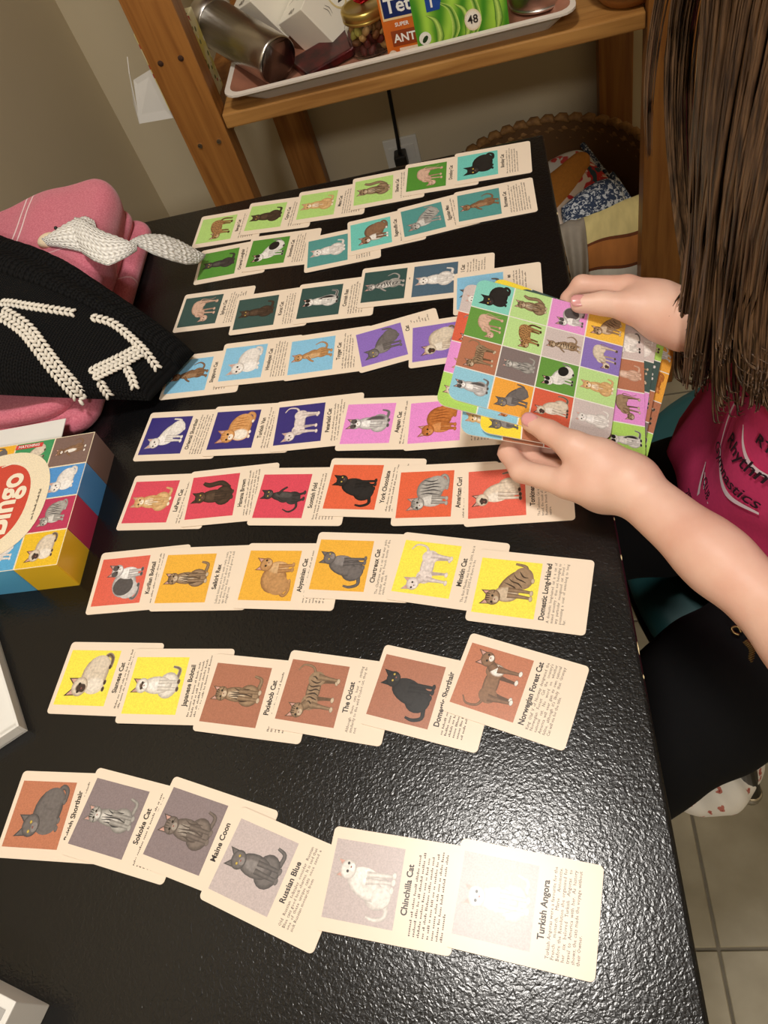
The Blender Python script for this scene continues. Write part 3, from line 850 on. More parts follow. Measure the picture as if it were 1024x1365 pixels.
# steel pot and wooden bowl at the right of the shelf
pot = tag(empty('steel_tin', (.078, 1.245, TRZ)), 'round polished steel tin standing in the grey tray', 'tin')
lathe('body', [(.030, .0), (.037, .002), (.040, .007), (.041, .014), (.041, .085)], M['steel'], pot, 40)
lathe('lid', [(.041, .085), (.0425, .086), (.0425, .10), (.040, .104), (0, .106)], M['steel'], pot, 40)
lathe('bottom_ring', [(.0385, .0035), (.0405, .0035), (.0415, .0055), (.0412, .008), (.0395, .0075)], M['steel'], pot, 40, close=True)
bowl = lathe('wooden_bowl', [(.030, 0), (.036, .002), (.048, .018), (.058, .04), (.061, .055), (.058, .056), (.054, .042), (.043, .018), (.030, .007), (0, .006)], wood_mat('bowl_wood', (176, 122, 66), (140, 92, 48), 0), None, 40, (.196, 1.203, SHZ))
tag(bowl, 'turned wooden bowl at the bare end of the pine shelf', 'bowl')

# floral gift box pushed behind the left post
m, nt, b = nodes_of('yellow_floral_paper')
tc = nt.nodes.new('ShaderNodeTexCoord')
vo = nt.nodes.new('ShaderNodeTexVoronoi'); vo.inputs['Scale'].default_value = 85
nt.links.new(tc.outputs['Object'], vo.inputs['Vector'])
ra = nt.nodes.new('ShaderNodeValToRGB'); ra.color_ramp.interpolation = 'CONSTANT'
ra.color_ramp.elements[0].color = (0, 0, 0, 1); ra.color_ramp.elements[1].position = .30; ra.color_ramp.elements[1].color = (1, 1, 1, 1)
nt.links.new(vo.outputs['Distance'], ra.inputs['Fac'])
rc = nt.nodes.new('ShaderNodeValToRGB'); rc.color_ramp.interpolation = 'CONSTANT'
cr = rc.color_ramp; cr.elements[0].color = (*lin((92, 110, 52)), 1); cr.elements[1].position = .45; cr.elements[1].color = (*lin((180, 36, 40)), 1)
e = cr.elements.new(.62); e.color = (*lin((238, 232, 208)), 1); e = cr.elements.new(.82); e.color = (*lin((110, 122, 70)), 1)
nt.links.new(vo.outputs['Color'], rc.inputs['Fac'])
n3 = nt.nodes.new('ShaderNodeTexNoise'); n3.inputs['Scale'].default_value = 22; nt.links.new(tc.outputs['Object'], n3.inputs['Vector'])
rg = nt.nodes.new('ShaderNodeValToRGB'); rg.color_ramp.elements[0].position = .45; rg.color_ramp.elements[1].position = .55
rg.color_ramp.elements[0].color = (*lin((222, 206, 110)), 1); rg.color_ramp.elements[1].color = (*lin((230, 222, 176)), 1)
nt.links.new(n3.outputs['Fac'], rg.inputs['Fac'])
mx = nt.nodes.new('ShaderNodeMix'); mx.data_type = 'RGBA'
nt.links.new(ra.outputs['Color'], mx.inputs['Factor']); nt.links.new(rc.outputs['Color'], mx.inputs[6]); nt.links.new(rg.outputs['Color'], mx.inputs[7])
nt.links.new(mx.outputs[2], b.inputs['Base Color']); b.inputs['Roughness'].default_value = .5
M['floral_paper'] = m
gift = tag(empty('gift_box', (-.452, 1.232, SHZ)), 'yellow floral gift box with open white flaps behind the left post', 'box')
box('box_body', (-.04, -.03, .0), (.044, .012, .115), M['floral_paper'], gift, .002)
def slab(name, quad, th, m, parent):
    a_, b2, c, d = [Vector(p) for p in quad]
    n = (b2 - a_).cross(d - a_).normalized() * th
    vs = [a_, b2, c, d, a_ + n, b2 + n, c + n, d + n]
    return obj(name, mesh_of(name, vs, [(3, 2, 1, 0), (4, 5, 6, 7), (0, 1, 5, 4), (1, 2, 6, 5), (2, 3, 7, 6), (3, 0, 4, 7)]), m, parent)
slab('lid_flap', [(-.042, -.025, .062), (-.040, -.028, -.012), (-.100, -.02, -.012), (-.078, -.015, .050)], .0012, M['paper_white'], gift)
slab('side_flap', [(-.080, -.015, .060), (-.100, -.0205, -.012), (-.112, .02, .0), (-.090, .03, .066)], .0012, M['paper_white'], gift)
# ------------------------------------------------------------------ breed cards on the table
# row+column, corner x, corner y, turn, title, picture ground, pose, coat, cat words, ground words, facing
CARDS = [
    ('11', -0.3813, 0.8055, -0.0744, 'Bengal Cat', (180, 218, 126), 'arch', 'leopard', 'spotted brown cat', 'light green', 0),
    ('12', -0.3179, 0.8098, -0.1086, 'Cyprus Cat', (180, 218, 126), 'sit', 'darkbrown', 'dark brown cat', 'light green', 0),
    ('13', -0.2515, 0.8102, -0.0764, 'Manx Cat', (180, 218, 126), 'sit', 'cream', 'cream orange cat', 'light green', 0),
    ('14', -0.1802, 0.8137, -0.0194, 'Siberian Cat', (180, 218, 126), 'sittail', 'tabby', 'brown tabby cat', 'light green', 0),
    ('15', -0.1174, 0.8192, -0.0615, 'Donskoy Cat', (84, 146, 56), 'bend', 'pink', 'hairless pink cat', 'grass green', 0),
    ('16', -0.0571, 0.8196, -0.0518, 'Bombay Cat', (114, 202, 190), 'loaf', 'black', 'black cat', 'turquoise', 0),
    ('21', -0.3672, 0.7342, -0.0203, 'Oriental Longhair', (84, 146, 56), 'sittall', 'charcoal', 'charcoal cat', 'grass green', 0),
    ('22', -0.3073, 0.7389, -0.0899, 'Snowshoe Cat', (84, 146, 56), 'lean', 'tuxedo', 'black and white cat', 'grass green', 0),
    ('23', -0.2300, 0.7150, 0.0323, '', (86, 152, 148), 'sit', 'white', 'white cat', 'teal', 0),
    ('24', -0.1792, 0.7293, 0.0567, 'Ragamuffin Cat', (114, 202, 190), 'hunch', 'brownwhite', 'brown cat with white bib', 'turquoise', 0),
    ('25', -0.1180, 0.7353, 0.0942, 'Egyptian Mau', (86, 152, 148), 'lean', 'silver', 'silver striped cat', 'teal', 0),
    ('26', -0.0579, 0.7433, 0.0017, 'Burmese Cat', (86, 152, 148), 'stretch', 'brown', 'slim brown cat', 'teal', 0),
    ('31', -0.3798, 0.6572, -0.0874, 'Sphynx Cat', (56, 84, 80), 'bend', 'pink', 'hairless pink cat', 'dark green', 0),
    ('32', -0.3096, 0.6347, -0.0524, 'Korat Cat', (56, 84, 80), 'sittall', 'darkbrown', 'dark brown cat', 'dark green', 0),
    ('33', -0.2374, 0.6338, -0.0767, 'Cornish Rex', (56, 84, 80), 'sittall', 'tuxedo', 'black and white cat', 'dark green', 0),
    ('34', -0.1671, 0.6404, -0.0876, '', (56, 84, 80), 'stretch', 'silver', 'striped silver cat', 'dark green', 0),
    ('35', -0.1127, 0.6346, -0.0847, '', (80, 104, 122), 'sit', 'white', 'white cat', 'slate blue', 0),
    ('36', -0.0666, 0.6034, -0.0535, '', (138, 196, 228), 'sit', 'grey', 'grey cat peeking', 'light blue', 0),
    ('41', -0.3770, 0.5561, -0.0756, 'Singapura Cat', (138, 196, 228), 'stretch', 'brown', 'slim brown cat', 'light blue', 0),
    ('42', -0.3158, 0.5599, -0.0666, 'Himalayan Cat', (138, 196, 228), 'loaf', 'white', 'round white cat', 'light blue', 0),
    ('43', -0.2398, 0.5520, -0.0293, 'Toyger Cat', (138, 196, 228), 'stretch', 'tan', 'tan cat', 'light blue', 0),
    ('44', -0.1607, 0.5453, 0.1621, '', (142, 112, 194), 'lean', 'grey', 'dark grey cat', 'purple', 0),
    ('45', -0.1120, 0.5408, -0.0219, '', (142, 112, 194), 'hunch', 'siamese', 'cream cat with dark face', 'purple', 0),
    ('51', -0.3902, 0.4779, -0.1347, 'Oriental Shorthair', (58, 50, 122), 'lean', 'white', 'white cat', 'navy', 0),
    ('52', -0.3154, 0.4699, -0.1126, 'Turkish Van', (58, 50, 122), 'loaf', 'orangewhite', 'orange and white cat', 'navy', 0),
    ('53', -0.2463, 0.4622, -0.0472, 'Peterbald Cat', (58, 50, 122), 'stand', 'palepink', 'pale hairless cat', 'navy', 0),
    ('54', -0.1815, 0.4525, -0.1434, 'Aegean Cat', (230, 144, 212), 'sit', 'greywhite', 'white and grey cat', 'pink', 0),
    ('55', -0.1177, 0.4408, -0.0833, 'S', (230, 144, 212), 'hunch', 'orange', 'ginger cat', 'pink', 0),
    ('61', -0.3900, 0.3967, -0.1224, 'LaPerm Cat', (216, 76, 94), 'sit', 'cream', 'cream orange cat', 'crimson', 0),
    ('62', -0.3242, 0.3898, -0.0332, 'Havana Brown', (216, 76, 94), 'sittail', 'darkbrown', 'dark brown cat', 'crimson', 0),
    ('63', -0.2587, 0.3825, -0.1448, 'Scottish Fold', (216, 76, 94), 'stretch', 'charcoal', 'charcoal cat', 'crimson', 1),
    ('64', -0.1937, 0.3827, -0.1718, 'York Chocolate', (224, 102, 68), 'sitside', 'black', 'black cat', 'orange red', 1),
    ('65', -0.1285, 0.3626, -0.1056, 'American Curl', (224, 102, 68), 'hunch', 'silver', 'grey striped cat', 'orange red', 0),
    ('66', -0.0675, 0.3527, -0.0608, 'Tonkinese Cat', (222, 102, 84), 'sitside', 'siamese', 'cream cat with dark face', 'coral', 0),
    ('71', -0.3996, 0.3107, -0.0278, 'Kurilian Bobtail', (222, 102, 84), 'hunch', 'greywhite', 'grey and white cat', 'coral', 1),
    ('72', -0.3381, 0.3067, -0.0891, 'Selkirk Rex', (236, 178, 64), 'sittall', 'tabby', 'brown tabby cat', 'golden', 0),
    ('73', -0.2619, 0.3012, -0.1325, 'Abyssinian Cat', (236, 178, 64), 'hunch', 'tan', 'tan cat', 'golden', 1),
    ('74', -0.2008, 0.3040, -0.1654, 'Chartreux Cat', (236, 178, 64), 'sitside', 'grey', 'grey cat', 'golden', 1),
    ('75', -0.1326, 0.2947, -0.2593, 'Minskin Cat', (246, 230, 84), 'stand', 'palepink', 'pale hairless cat', 'yellow', 0),
    ('76', -0.0706, 0.2695, -0.2428, 'Domestic Long-Haired', (246, 230, 84), 'lean', 'tabby', 'long haired tabby cat', 'yellow', 0),
    ('81', -0.4121, 0.2238, -0.1122, 'Siamese Cat', (246, 230, 84), 'loaf', 'siamese', 'cream cat with dark face', 'yellow', 0),
    ('82', -0.3478, 0.2107, -0.0926, 'Japanese Bobtail', (246, 230, 84), 'sit', 'whitepoint', 'white cat', 'yellow', 0),
    ('83', -0.2807, 0.2001, -0.1831, 'Pixiebob Cat', (172, 114, 90), 'sittall', 'tabby', 'brown tabby cat', 'brown', 0),
    ('84', -0.2200, 0.1978, -0.2220, 'The Ocicat', (172, 114, 90), 'stand', 'tabby', 'slim spotted cat', 'brown', 0),
    ('85', -0.1508, 0.1965, -0.3136, 'Domestic Shorthair', (172, 114, 90), 'sitside', 'black', 'black cat', 'brown', 1),
    ('86', -0.0904, 0.2013, -0.3995, 'Norwegian Forest Cat', (190, 122, 92), 'stand', 'brownwhite', 'brown and white cat', 'brown', 1),
    ('91', -0.4242, 0.1163, -0.0887, 'ritish Shorthair', (190, 122, 92), 'loaf', 'grey', 'grey cat', 'tan brown', 0),
    ('92', -0.3701, 0.1168, -0.2674, 'Sokoke Cat', (138, 124, 126), 'sittall', 'silver', 'striped kitten', 'mauve grey', 0),
    ('93', -0.3093, 0.1079, -0.3313, 'Maine Coon', (138, 124, 126), 'sit', 'greybrown', 'grey brown kitten', 'mauve grey', 0),
    ('94', -0.2571, 0.0851, -0.3944, 'Russian Blue', (196, 182, 180), 'sit', 'grey', 'grey cat', 'pale mauve', 0),
    ('95', -0.1758, 0.0654, -0.1829, 'Chinchilla Cat', (196, 182, 180), 'sitside', 'white', 'white cat', 'pale mauve', 1),
    ('96', -0.0933, 0.0550, -0.2218, 'Turkish Angora', (196, 182, 180), 'sit', 'white', 'white cat', 'pale mauve', 0),
]
CL, CW, CTH = 0.088, 0.0625, 0.00034           # card length, width, thickness
PIC = (0.0034, 0.00765, 0.0468, 0.0475)         # picture x, y, w, h inside the card
BODY = {
    '76': 'A domestic long-haired cat is a cat of mixed ancestry - thus not belonging to any particular recognised cat breed - possessing a coat of semi-long to long fur.',
    '86': "King Olaf V of Norway designated the Norwegian Forest Cat the country's national cat. No word on whether America will ever gain its own national feline, although it's likely that Grumpy Cat will vie for the title.",
    '96': 'Turkish Angoras were a favourite for the French monarch, Marie Antoinette. Before the Revolution she organised for her six beloved Turkish Angoras to travel to America with her. As history shows, the cats made the voyage without their Owner.',
    '94': 'Old Russian folktales consider Russian Blue cats good luck charms. It is said that one of these unique cats once saved a sick Russian monarch from',
    '75': 'The first Minskin was born in 2000, but it took until 2005 for there to be',
    '74': 'The Chartreux was a cat that was quite popular with the French monks of the name. As such',
    '84': 'Although these cats bear a striking similarity to the wild Ocelot cat, they do not',
    '72': 'Selkirk kittens are born with curly coats, but when they reach about 6 months of age they lose their curls and grow a dull straight coat.',
    '66': 'The Tonkinese Cat is a human-influenced breed, the result of crossing Siamese and Burmese breeds to create a cat with a nature',
}
pts = rrect_pts(CL, CW, .0032, 5)
v, f = prism(pts, 0, CTH)
card_me = mesh_of('game_card', v, f); card_me.materials.append(M['card_stock'])
ROT90 = Matrix.Rotation(math.pi / 2, 4, 'Z')
def tiny_lines(seed, n, x0, pitch, y0, y1):
    """rows of print too small to read: one small block per letter"""
    r = random.Random(seed); vs, fs = [], []
    for k in range(n):
        y = y0; x = x0 + k * pitch
        end = y1 if k < n - 1 else y0 + (y1 - y0) * r.uniform(.3, .9)
        while y < end - .004:
            for q in range(r.randint(2, 8)):
                if y > end: break
                h = r.choice((.0009, .0009, .0010, .0015)); w = r.uniform(.0006, .0009); b0 = len(vs)
                vs += [(x, y, 0), (x, y + w, 0), (x - h, y + w, 0), (x - h, y, 0)]; fs.append((b0, b0 + 1, b0 + 2, b0 + 3))
                y += w + .0004
            y += .0011
    return vs, fs
def make_card(key, x, y, a, title, bg, pose, pal, desc, bgn, mir):
    first = key[1] == '1'
    z0 = TZ + (.0001 if first else .00125)
    tilt = 0.0 if first else math.atan(.00112 / CL)
    c = obj('game_card', card_me, None, None, (x, y, z0), (0, tilt, a))
    if title and key not in ('55', '91'): lab = 'cream card titled %s, %s on %s' % (title, desc, bgn)
    elif key == '91': lab = 'cream card titled British Shorthair, %s on %s' % (desc, bgn)
    elif key == '55': lab = 'cream card with a ginger cat on pink, its title starting with S'
    else: lab = 'cream card showing a %s on %s, its title covered' % (desc, bgn)
    tag(c, lab, 'card', 'cat breed cards laid in rows')
    x0, y0, w, h = PIC
    g = lin(bg)
    pv = [(x0, y0, CTH + 1e-5), (x0 + w, y0, CTH + 1e-5), (x0 + w, y0 + h, CTH + 1e-5), (x0, y0 + h, CTH + 1e-5)]
    pic = obj('picture', mesh_of('picture', pv, [(0, 1, 2, 3)], cols=[g] * 4), M['print'], c)
    fl = Flat(); cat_print(fl, pose, pal, bool(mir))
    s = w * 1.02
    cx, cy = x0 + w / 2 + .001, y0 + h / 2
    mt = Matrix(((0, -s, 0, cx), (s, 0, 0, cy), (0, 0, 1, CTH + 2e-5), (0, 0, 0, 1)))
    obj('cat_picture', fl.mesh('cat_picture', mt), M['fur_print'], pic)
    if title:
        t = 'British Shorthair' if key == '91' else title
        if key == '55': t = 'Somali Cat'
        text_obj('title', t, .0056, M['ink'], c, Matrix.Translation((.0573, CW / 2 + .0005, CTH + 2e-5)) @ ROT90 @ Matrix.Diagonal((.93, 1, 1, 1)), bold=.030, res=3)
    else:
        tt = {'23': 'Cat', '34': 'Cat', '35': '     l Cat', '36': '          es', '44': '      Cat', '45': '     Cat'}[key]
        text_obj('title', tt, .0056, M['ink'], c, Matrix.Translation((.0573, CW / 2 + .008, CTH + 2e-5)) @ ROT90, bold=.030, res=3)
    if key in BODY:
        text_obj('small_print', BODY[key], .0030, M['ink_soft'], c, Matrix.Translation((.0612, .0062, CTH + 2e-5)) @ ROT90, width=.0505, justify=True, line=.98, bold=.006, res=1)
    else:
        vs, fs = tiny_lines(int(key), rnd.randint(5, 8), .0612, .0029, .0065, .0562)
        obj('small_print', mesh_of('small_print', [(p[0], p[1], CTH + 2e-5) for p in vs], [tuple(reversed(q)) for q in fs]), M['ink_soft'], c)
    return c
for row in CARDS: make_card(*row)
# ------------------------------------------------------------------ game box
GB = tag(empty('game_box', (-.498, .4165, TZ)), 'colourful cat bingo game box with a red oval on its lid', 'box')
bw, bh = .170, .1485          # along x, along y
H = .036
def gb_slab(name, lo, hi, rgb, bev=.0): return box(name, lo, hi, mat('box_print', rgb, .32), GB, bev)
box('box_core', (-bw / 2 + .0005, -bh / 2 + .0005, 0), (bw / 2 - .0005, bh / 2 - .0005, H - .0006), M['paper_white'], GB, .001)
cells_r = [(126, 102, 94), (78, 146, 210), (186, 56, 92), (232, 190, 44)]       # along the right side, far to near
cs = bh / 4
cell_cats = [('stretch', 'brownwhite'), ('loaf', 'white'), ('hunch', 'silver'), ('loaf', 'siamese')]
READ = Matrix(((0, -1, 0, 0), (1, 0, 0, 0), (0, 0, 1, 0), (0, 0, 0, 1)))       # reader looks from +x toward -x
def lid_cell(x0, y0, w, h, rgb, cat_=None, sc=.036):
    e = .0007
    g = lin(rgb)
    o = obj('printed_square', mesh_of('printed_square', [(x0 + e, y0 + e, H + 1e-5), (x0 + w - e, y0 + e, H + 1e-5), (x0 + w - e, y0 + h - e, H + 1e-5), (x0 + e, y0 + h - e, H + 1e-5)], [(0, 1, 2, 3)], cols=[g] * 4), M['print'], GB)
    if cat_:
        fl = Flat(); cat_print(fl, cat_[0], cat_[1])
        mt = Matrix(((0, -sc, 0, x0 + w / 2), (sc, 0, 0, y0 + h / 2), (0, 0, 1, H + 3e-5), (0, 0, 0, 1)))
        obj('cat_picture', fl.mesh('cat_picture', mt), M['fur_print'], o)
    return o
cream = lin((236, 222, 192))
obj('lid_ground', mesh_of('lid_ground', [(-bw / 2, -bh / 2, H), (bw / 2, -bh / 2, H), (bw / 2, bh / 2, H), (-bw / 2, bh / 2, H)], [(0, 1, 2, 3)], cols=[cream] * 4), M['print'], GB)
cw = bw / 4
for k in range(4):
    lid_cell(bw / 2 - cw, bh / 2 - cs * (k + 1), cw, cs, cells_r[k], cell_cats[k])
top = [((64, 150, 96), ('lean', 'siamese')), ((240, 180, 50), ('lean', 'grey')), ((90, 170, 220), ('sit', 'white'))]
bot = [((88, 168, 214), ('lean', 'white')), ((40, 120, 130), ('sit', 'tan')), ((230, 110, 60), ('sit', 'grey'))]
for k in range(3):
    lid_cell(bw / 2 - cw * (k + 2), bh / 2 - cs, cw, cs, *top[k])
    lid_cell(bw / 2 - cw * (k + 2), -bh / 2, cw, cs, *bot[k])
for k in (1, 2): lid_cell(-bw / 2, bh / 2 - cs * (k + 1), cw, cs, [(200, 90, 150), (120, 180, 80)][k - 1], ('sit', 'tabby'))
# side panels of the lid, one coloured panel per square
for k in range(4):
    y1 = bh / 2 - cs * k
    gb_slab('side_panel', (bw / 2 - .0006, y1 - cs + .0004, 0), (bw / 2 + .0002, y1 - .0004, H - .0004), cells_r[k])
for k in range(4):
    x1 = bw / 2 - cw * k
    rgb = cells_r[3] if k == 0 else bot[k - 1][0]
    gb_slab('side_panel', (x1 - cw + .0004, -bh / 2 - .0002, 0), (x1 - .0004, -bh / 2 + .0006, H - .0004), rgb)
    rgb = cells_r[0] if k == 0 else top[k - 1][0]
    gb_slab('side_panel', (x1 - cw + .0004, bh / 2 - .0006, 0), (x1 - .0004, bh / 2 + .0002, H - .0004), rgb)
fl = Flat()
OVX = -.002
def oval(rx, ry, col, n=48, dx=0.0, sq=2.3):
    p = []
    for i in range(n):
        a_ = 2 * math.pi * i / n; c_, s_ = math.cos(a_), math.sin(a_)
        p.append((OVX + dx + rx * abs(c_) ** (2 / sq) * math.copysign(1, c_), .001 + ry * abs(s_) ** (2 / sq) * math.copysign(1, s_)))
    fl.poly(p, col)
oval(.0555, .0615, L3(238, 224, 194)); oval(.0375, .0475, L3(206, 74, 58), dx=-.002)
obj('oval_badge', fl.mesh('oval_badge', Matrix.Translation((0, 0, H + .0005))), M['print'], GB)
M['cream_ink'] = mat('cream_ink', (242, 230, 206), .4)
zt = H + .0009
text_obj('lettering', 'Bingo', .0345, M['cream_ink'], GB, Matrix.Translation((.0205, .0, zt)) @ ROT90 @ Matrix.Diagonal((.92, 1, 1, 1)), bold=.03, res=4)
bx = Flat(); bx.poly([(-.016, -.030), (.0, -.030), (.0, .026), (-.016, .026)], L3(242, 230, 206))
obj('name_bar', bx.mesh('name_bar', Matrix.Translation((-.012, 0, H + .0008))), M['print'], GB)
M['red_ink'] = mat('red_ink', (206, 74, 58), .4)
text_obj('lettering', 'CAT', .0155, M['red_ink'], GB, Matrix.Translation((-.0145, -.002, H + .0011)) @ ROT90 @ Matrix.Diagonal((1.1, 1, 1, 1)), bold=.03, res=3)
for s_ in (-1, 1):
    sw = Flat(); sw.stroke([(.020, s_ * .044), (.006, s_ * .049), (-.008, s_ * .046)], [.001, .0026, .001], L3(242, 230, 206), None, 8)
    obj('flourish', sw.mesh('flourish', Matrix.Translation((0, 0, zt))), M['print'], GB)
vs, fs = tiny_lines(77, 1, 0, .003, -.022, .024)
obj('small_print', mesh_of('small_print', [(p[0] * 1.6 + .0455, p[1], H + .0007) for p in vs], [tuple(reversed(q)) for q in fs]), M['ink'], GB)
fl = Flat(); fl.poly([(-.022, .052), (-.017, .052), (-.017, .080), (-.022, .080)], L3(206, 66, 60))
rib = Flat(); rib.poly([(.0, .0605), (.030, .0600), (.030, .0655), (.0, .066)], L3(212, 70, 66))
rb_ = obj('red_ribbon', rib.mesh('red_ribbon', Matrix.Translation((.0, 0.006, H + .0003))), M['print'], GB)
text_obj('lettering', 'MATCHING', .0045, M['white_ink'], rb_, Matrix.Translation((.015, .0675, H + .0006)), bold=.02, res=2)

# white sheet beneath the far side of the game box
o = box('paper_sheet', (-.09, -.02, 0), (.09, .02, .0012), M['paper_white'], None, .0003, 1, (-.548, .502, TZ + .026), (.06, 0, .02))
tag(o, 'white leaflet edge showing behind the cat bingo box', 'paper')

# white box trays at the edge of the table
def open_tray(name, corner, a1, l1, l2, h, label, printed=False):
    t = tag(empty(name, (corner[0], corner[1], TZ), (0, 0, a1)), label, 'box')
    th = .0022
    box('base', (0, 0, 0), (l1, l2, th), M['paper_white'], t)
    for (x0, y0, x1, y1) in ((0, 0, l1, th), (0, l2 - th, l1, l2), (0, th, th, l2 - th), (l1 - th, th, l1, l2 - th)):
        box('side_wall', (x0, y0, 0), (x1, y1, h), M['paper_white'], t, .0004)
    return t
open_tray('box_tray', (-.4252, .2108), math.radians(122.5), .165, .15, .012, 'white empty box tray beside the cat bingo box')
wb = tag(empty('folded_leaflet', (-.3520, .0250, TZ), (0, 0, math.radians(161))), 'thick white leaflet with grey print at the table corner', 'leaflet')
box('cover', (0, 0, 0), (.12, .15, .036), M['paper_white'], wb, .0008)
for (x, y, w, h) in ((.008, .022, .02, .010), (.034, .03, .012, .02), (.006, .05, .03, .012), (.004, .006, .014, .006)):
    box('print_block', (x, y, .0359), (x + w, y + h, .0364), mat('grey_print', (168, 166, 162), .6), wb)

# ------------------------------------------------------------------ folded pink blanket
def fbm(x, y, s=0.0):
    return (math.sin(x * 21 + s) * math.cos(y * 17 - s * 2) + .5 * math.sin(x * 43 + y * 37 + s) + .25 * math.sin(x * 91 - y * 77 + 2 * s)) / 1.75
m, nt, b = nodes_of('pink_flannel')
tc = nt.nodes.new('ShaderNodeTexCoord')
sep = nt.nodes.new('ShaderNodeSeparateXYZ'); nt.links.new(tc.outputs['Object'], sep.inputs[0])
def line_mask(nt, src, period, offs, width):
    outs = []
    for of in offs:
        a_ = nt.nodes.new('ShaderNodeMath'); a_.operation = 'ADD'; a_.inputs[1].default_value = of; nt.links.new(src, a_.inputs[0])
        p = nt.nodes.new('ShaderNodeMath'); p.operation = 'PINGPONG'; p.inputs[1].default_value = period / 2; nt.links.new(a_.outputs[0], p.inputs[0])
        l = nt.nodes.new('ShaderNodeMath'); l.operation = 'LESS_THAN'; l.inputs[1].default_value = width; nt.links.new(p.outputs[0], l.inputs[0])
        outs.append(l.outputs[0])
    r = outs[0]
    for q in outs[1:]:
        mxx = nt.nodes.new('ShaderNodeMath'); mxx.operation = 'MAXIMUM'; nt.links.new(r, mxx.inputs[0]); nt.links.new(q, mxx.inputs[1]); r = mxx.outputs[0]
    return r
rr = line_mask(nt, sep.outputs['X'], .150, (-.020, -.0295), .0011)
ry_ = line_mask(nt, sep.outputs['Y'], .150, (-.048,), .0011)
sm = nt.nodes.new('ShaderNodeMath'); sm.operation = 'MAXIMUM'; nt.links.new(rr, sm.inputs[0])
hf = nt.nodes.new('ShaderNodeMath'); hf.operation = 'MULTIPLY'; hf.inputs[1].default_value = .45; nt.links.new(ry_, hf.inputs[0]); nt.links.new(hf.outputs[0], sm.inputs[1])
nz = nt.nodes.new('ShaderNodeTexNoise'); nz.inputs['Scale'].default_value = 520; nz.inputs['Detail'].default_value = 5; nt.links.new(tc.outputs['Object'], nz.inputs['Vector'])
rp = nt.nodes.new('ShaderNodeValToRGB'); rp.color_ramp.elements[0].position = .3; rp.color_ramp.elements[1].position = .7
rp.color_ramp.elements[0].color = (*lin((190, 92, 112)), 1); rp.color_ramp.elements[1].color = (*lin((216, 126, 142)), 1)
nt.links.new(nz.outputs['Fac'], rp.inputs['Fac'])
mx = nt.nodes.new('ShaderNodeMix'); mx.data_type = 'RGBA'
nt.links.new(sm.outputs[0], mx.inputs['Factor']); nt.links.new(rp.outputs['Color'], mx.inputs[6]); mx.inputs[7].default_value = (*lin((240, 216, 218)), 1)
nt.links.new(mx.outputs[2], b.inputs['Base Color']); b.inputs['Roughness'].default_value = .95
bp = nt.nodes.new('ShaderNodeBump'); bp.inputs['Strength'].default_value = .3; bp.inputs['Distance'].default_value = .001
nt.links.new(nz.outputs['Fac'], bp.inputs['Height']); nt.links.new(bp.outputs['Normal'], b.inputs['Normal'])
b.inputs['Sheen Weight'].default_value = .3
M['pink_flannel'] = m
blk = tag(empty('folded_blanket', (-.60, .70, TZ)), 'folded pink flannel blanket with white stripes under the black knit', 'blanket')
def cloth_slab(name, corners, zlo, zhi, rnd_, m, parent, nu=36, nv=36, wob=.003, seed=0.0, crown=0.0):
    """a rounded padded sheet over a quadrilateral: corners A(u0v0) B(u1v0) C(u1v1) D(u0v1), heights may be per corner"""
    A, B, Cc, D = [np.array(c, float) for c in corners]
    zl = zlo if hasattr(zlo, '__len__') else [zlo] * 4
    zh = zhi if hasattr(zhi, '__len__') else [zhi] * 4
    vs, fs = [], []
    def edge(t): return max(0.0, 1 - abs(2 * t - 1) ** 7) ** .5
    for side in (0, 1):
        for j in range(nv + 1):
            for i in range(nu + 1):
                u = .5 - .5 * math.cos(math.pi * i / nu); v_ = .5 - .5 * math.cos(math.pi * j / nv)
                a2_, b2_ = 2 * u - 1, 2 * v_ - 1; ur = .5 + .5 * a2_ * math.sqrt(1 - .30 * b2_ * b2_); vr = .5 + .5 * b2_ * math.sqrt(1 - .30 * a2_ * a2_)
                w = ((1 - ur) * (1 - vr), ur * (1 - vr), ur * vr, (1 - ur) * vr)
                x, y = w[0] * A[:2] + w[1] * B[:2] + w[2] * Cc[:2] + w[3] * D[:2]
                lo_ = sum(a_ * b2 for a_, b2 in zip(w, zl)); hi_ = sum(a_ * b2 for a_, b2 in zip(w, zh))
                mid = (lo_ + hi_) / 2; half = (hi_ - lo_) / 2
                e = edge(u) * edge(v_)
                z = mid + (half * e + (wob * fbm(x, y, seed) + crown * math.sin(math.pi * u) * math.sin(math.pi * v_)) * min(1, e * 1.2)) * (1 if side else -1) if side else mid - half * e
                x += wob * .6 * math.sin(y * 60 + seed); y += wob * .6 * math.sin(x * 55 + seed * 2)
                vs.append((x, y, z))
    n1 = (nu + 1) * (nv + 1)
    for j in range(nv):
        for i in range(nu):
            a_ = j * (nu + 1) + i
            fs.append((a_, a_ + nu + 1, a_ + nu + 2, a_ + 1)); fs.append((n1 + a_, n1 + a_ + 1, n1 + a_ + nu + 2, n1 + a_ + nu + 1))
    me = mesh_of(name, vs, fs, True)
    bm = bmesh.new(); bm.from_mesh(me); bmesh.ops.remove_doubles(bm, verts=bm.verts, dist=1e-5); bm.to_mesh(me); bm.free()
    me.polygons.foreach_set('use_smooth', [True] * len(me.polygons))
    return obj(name, me, m, parent)
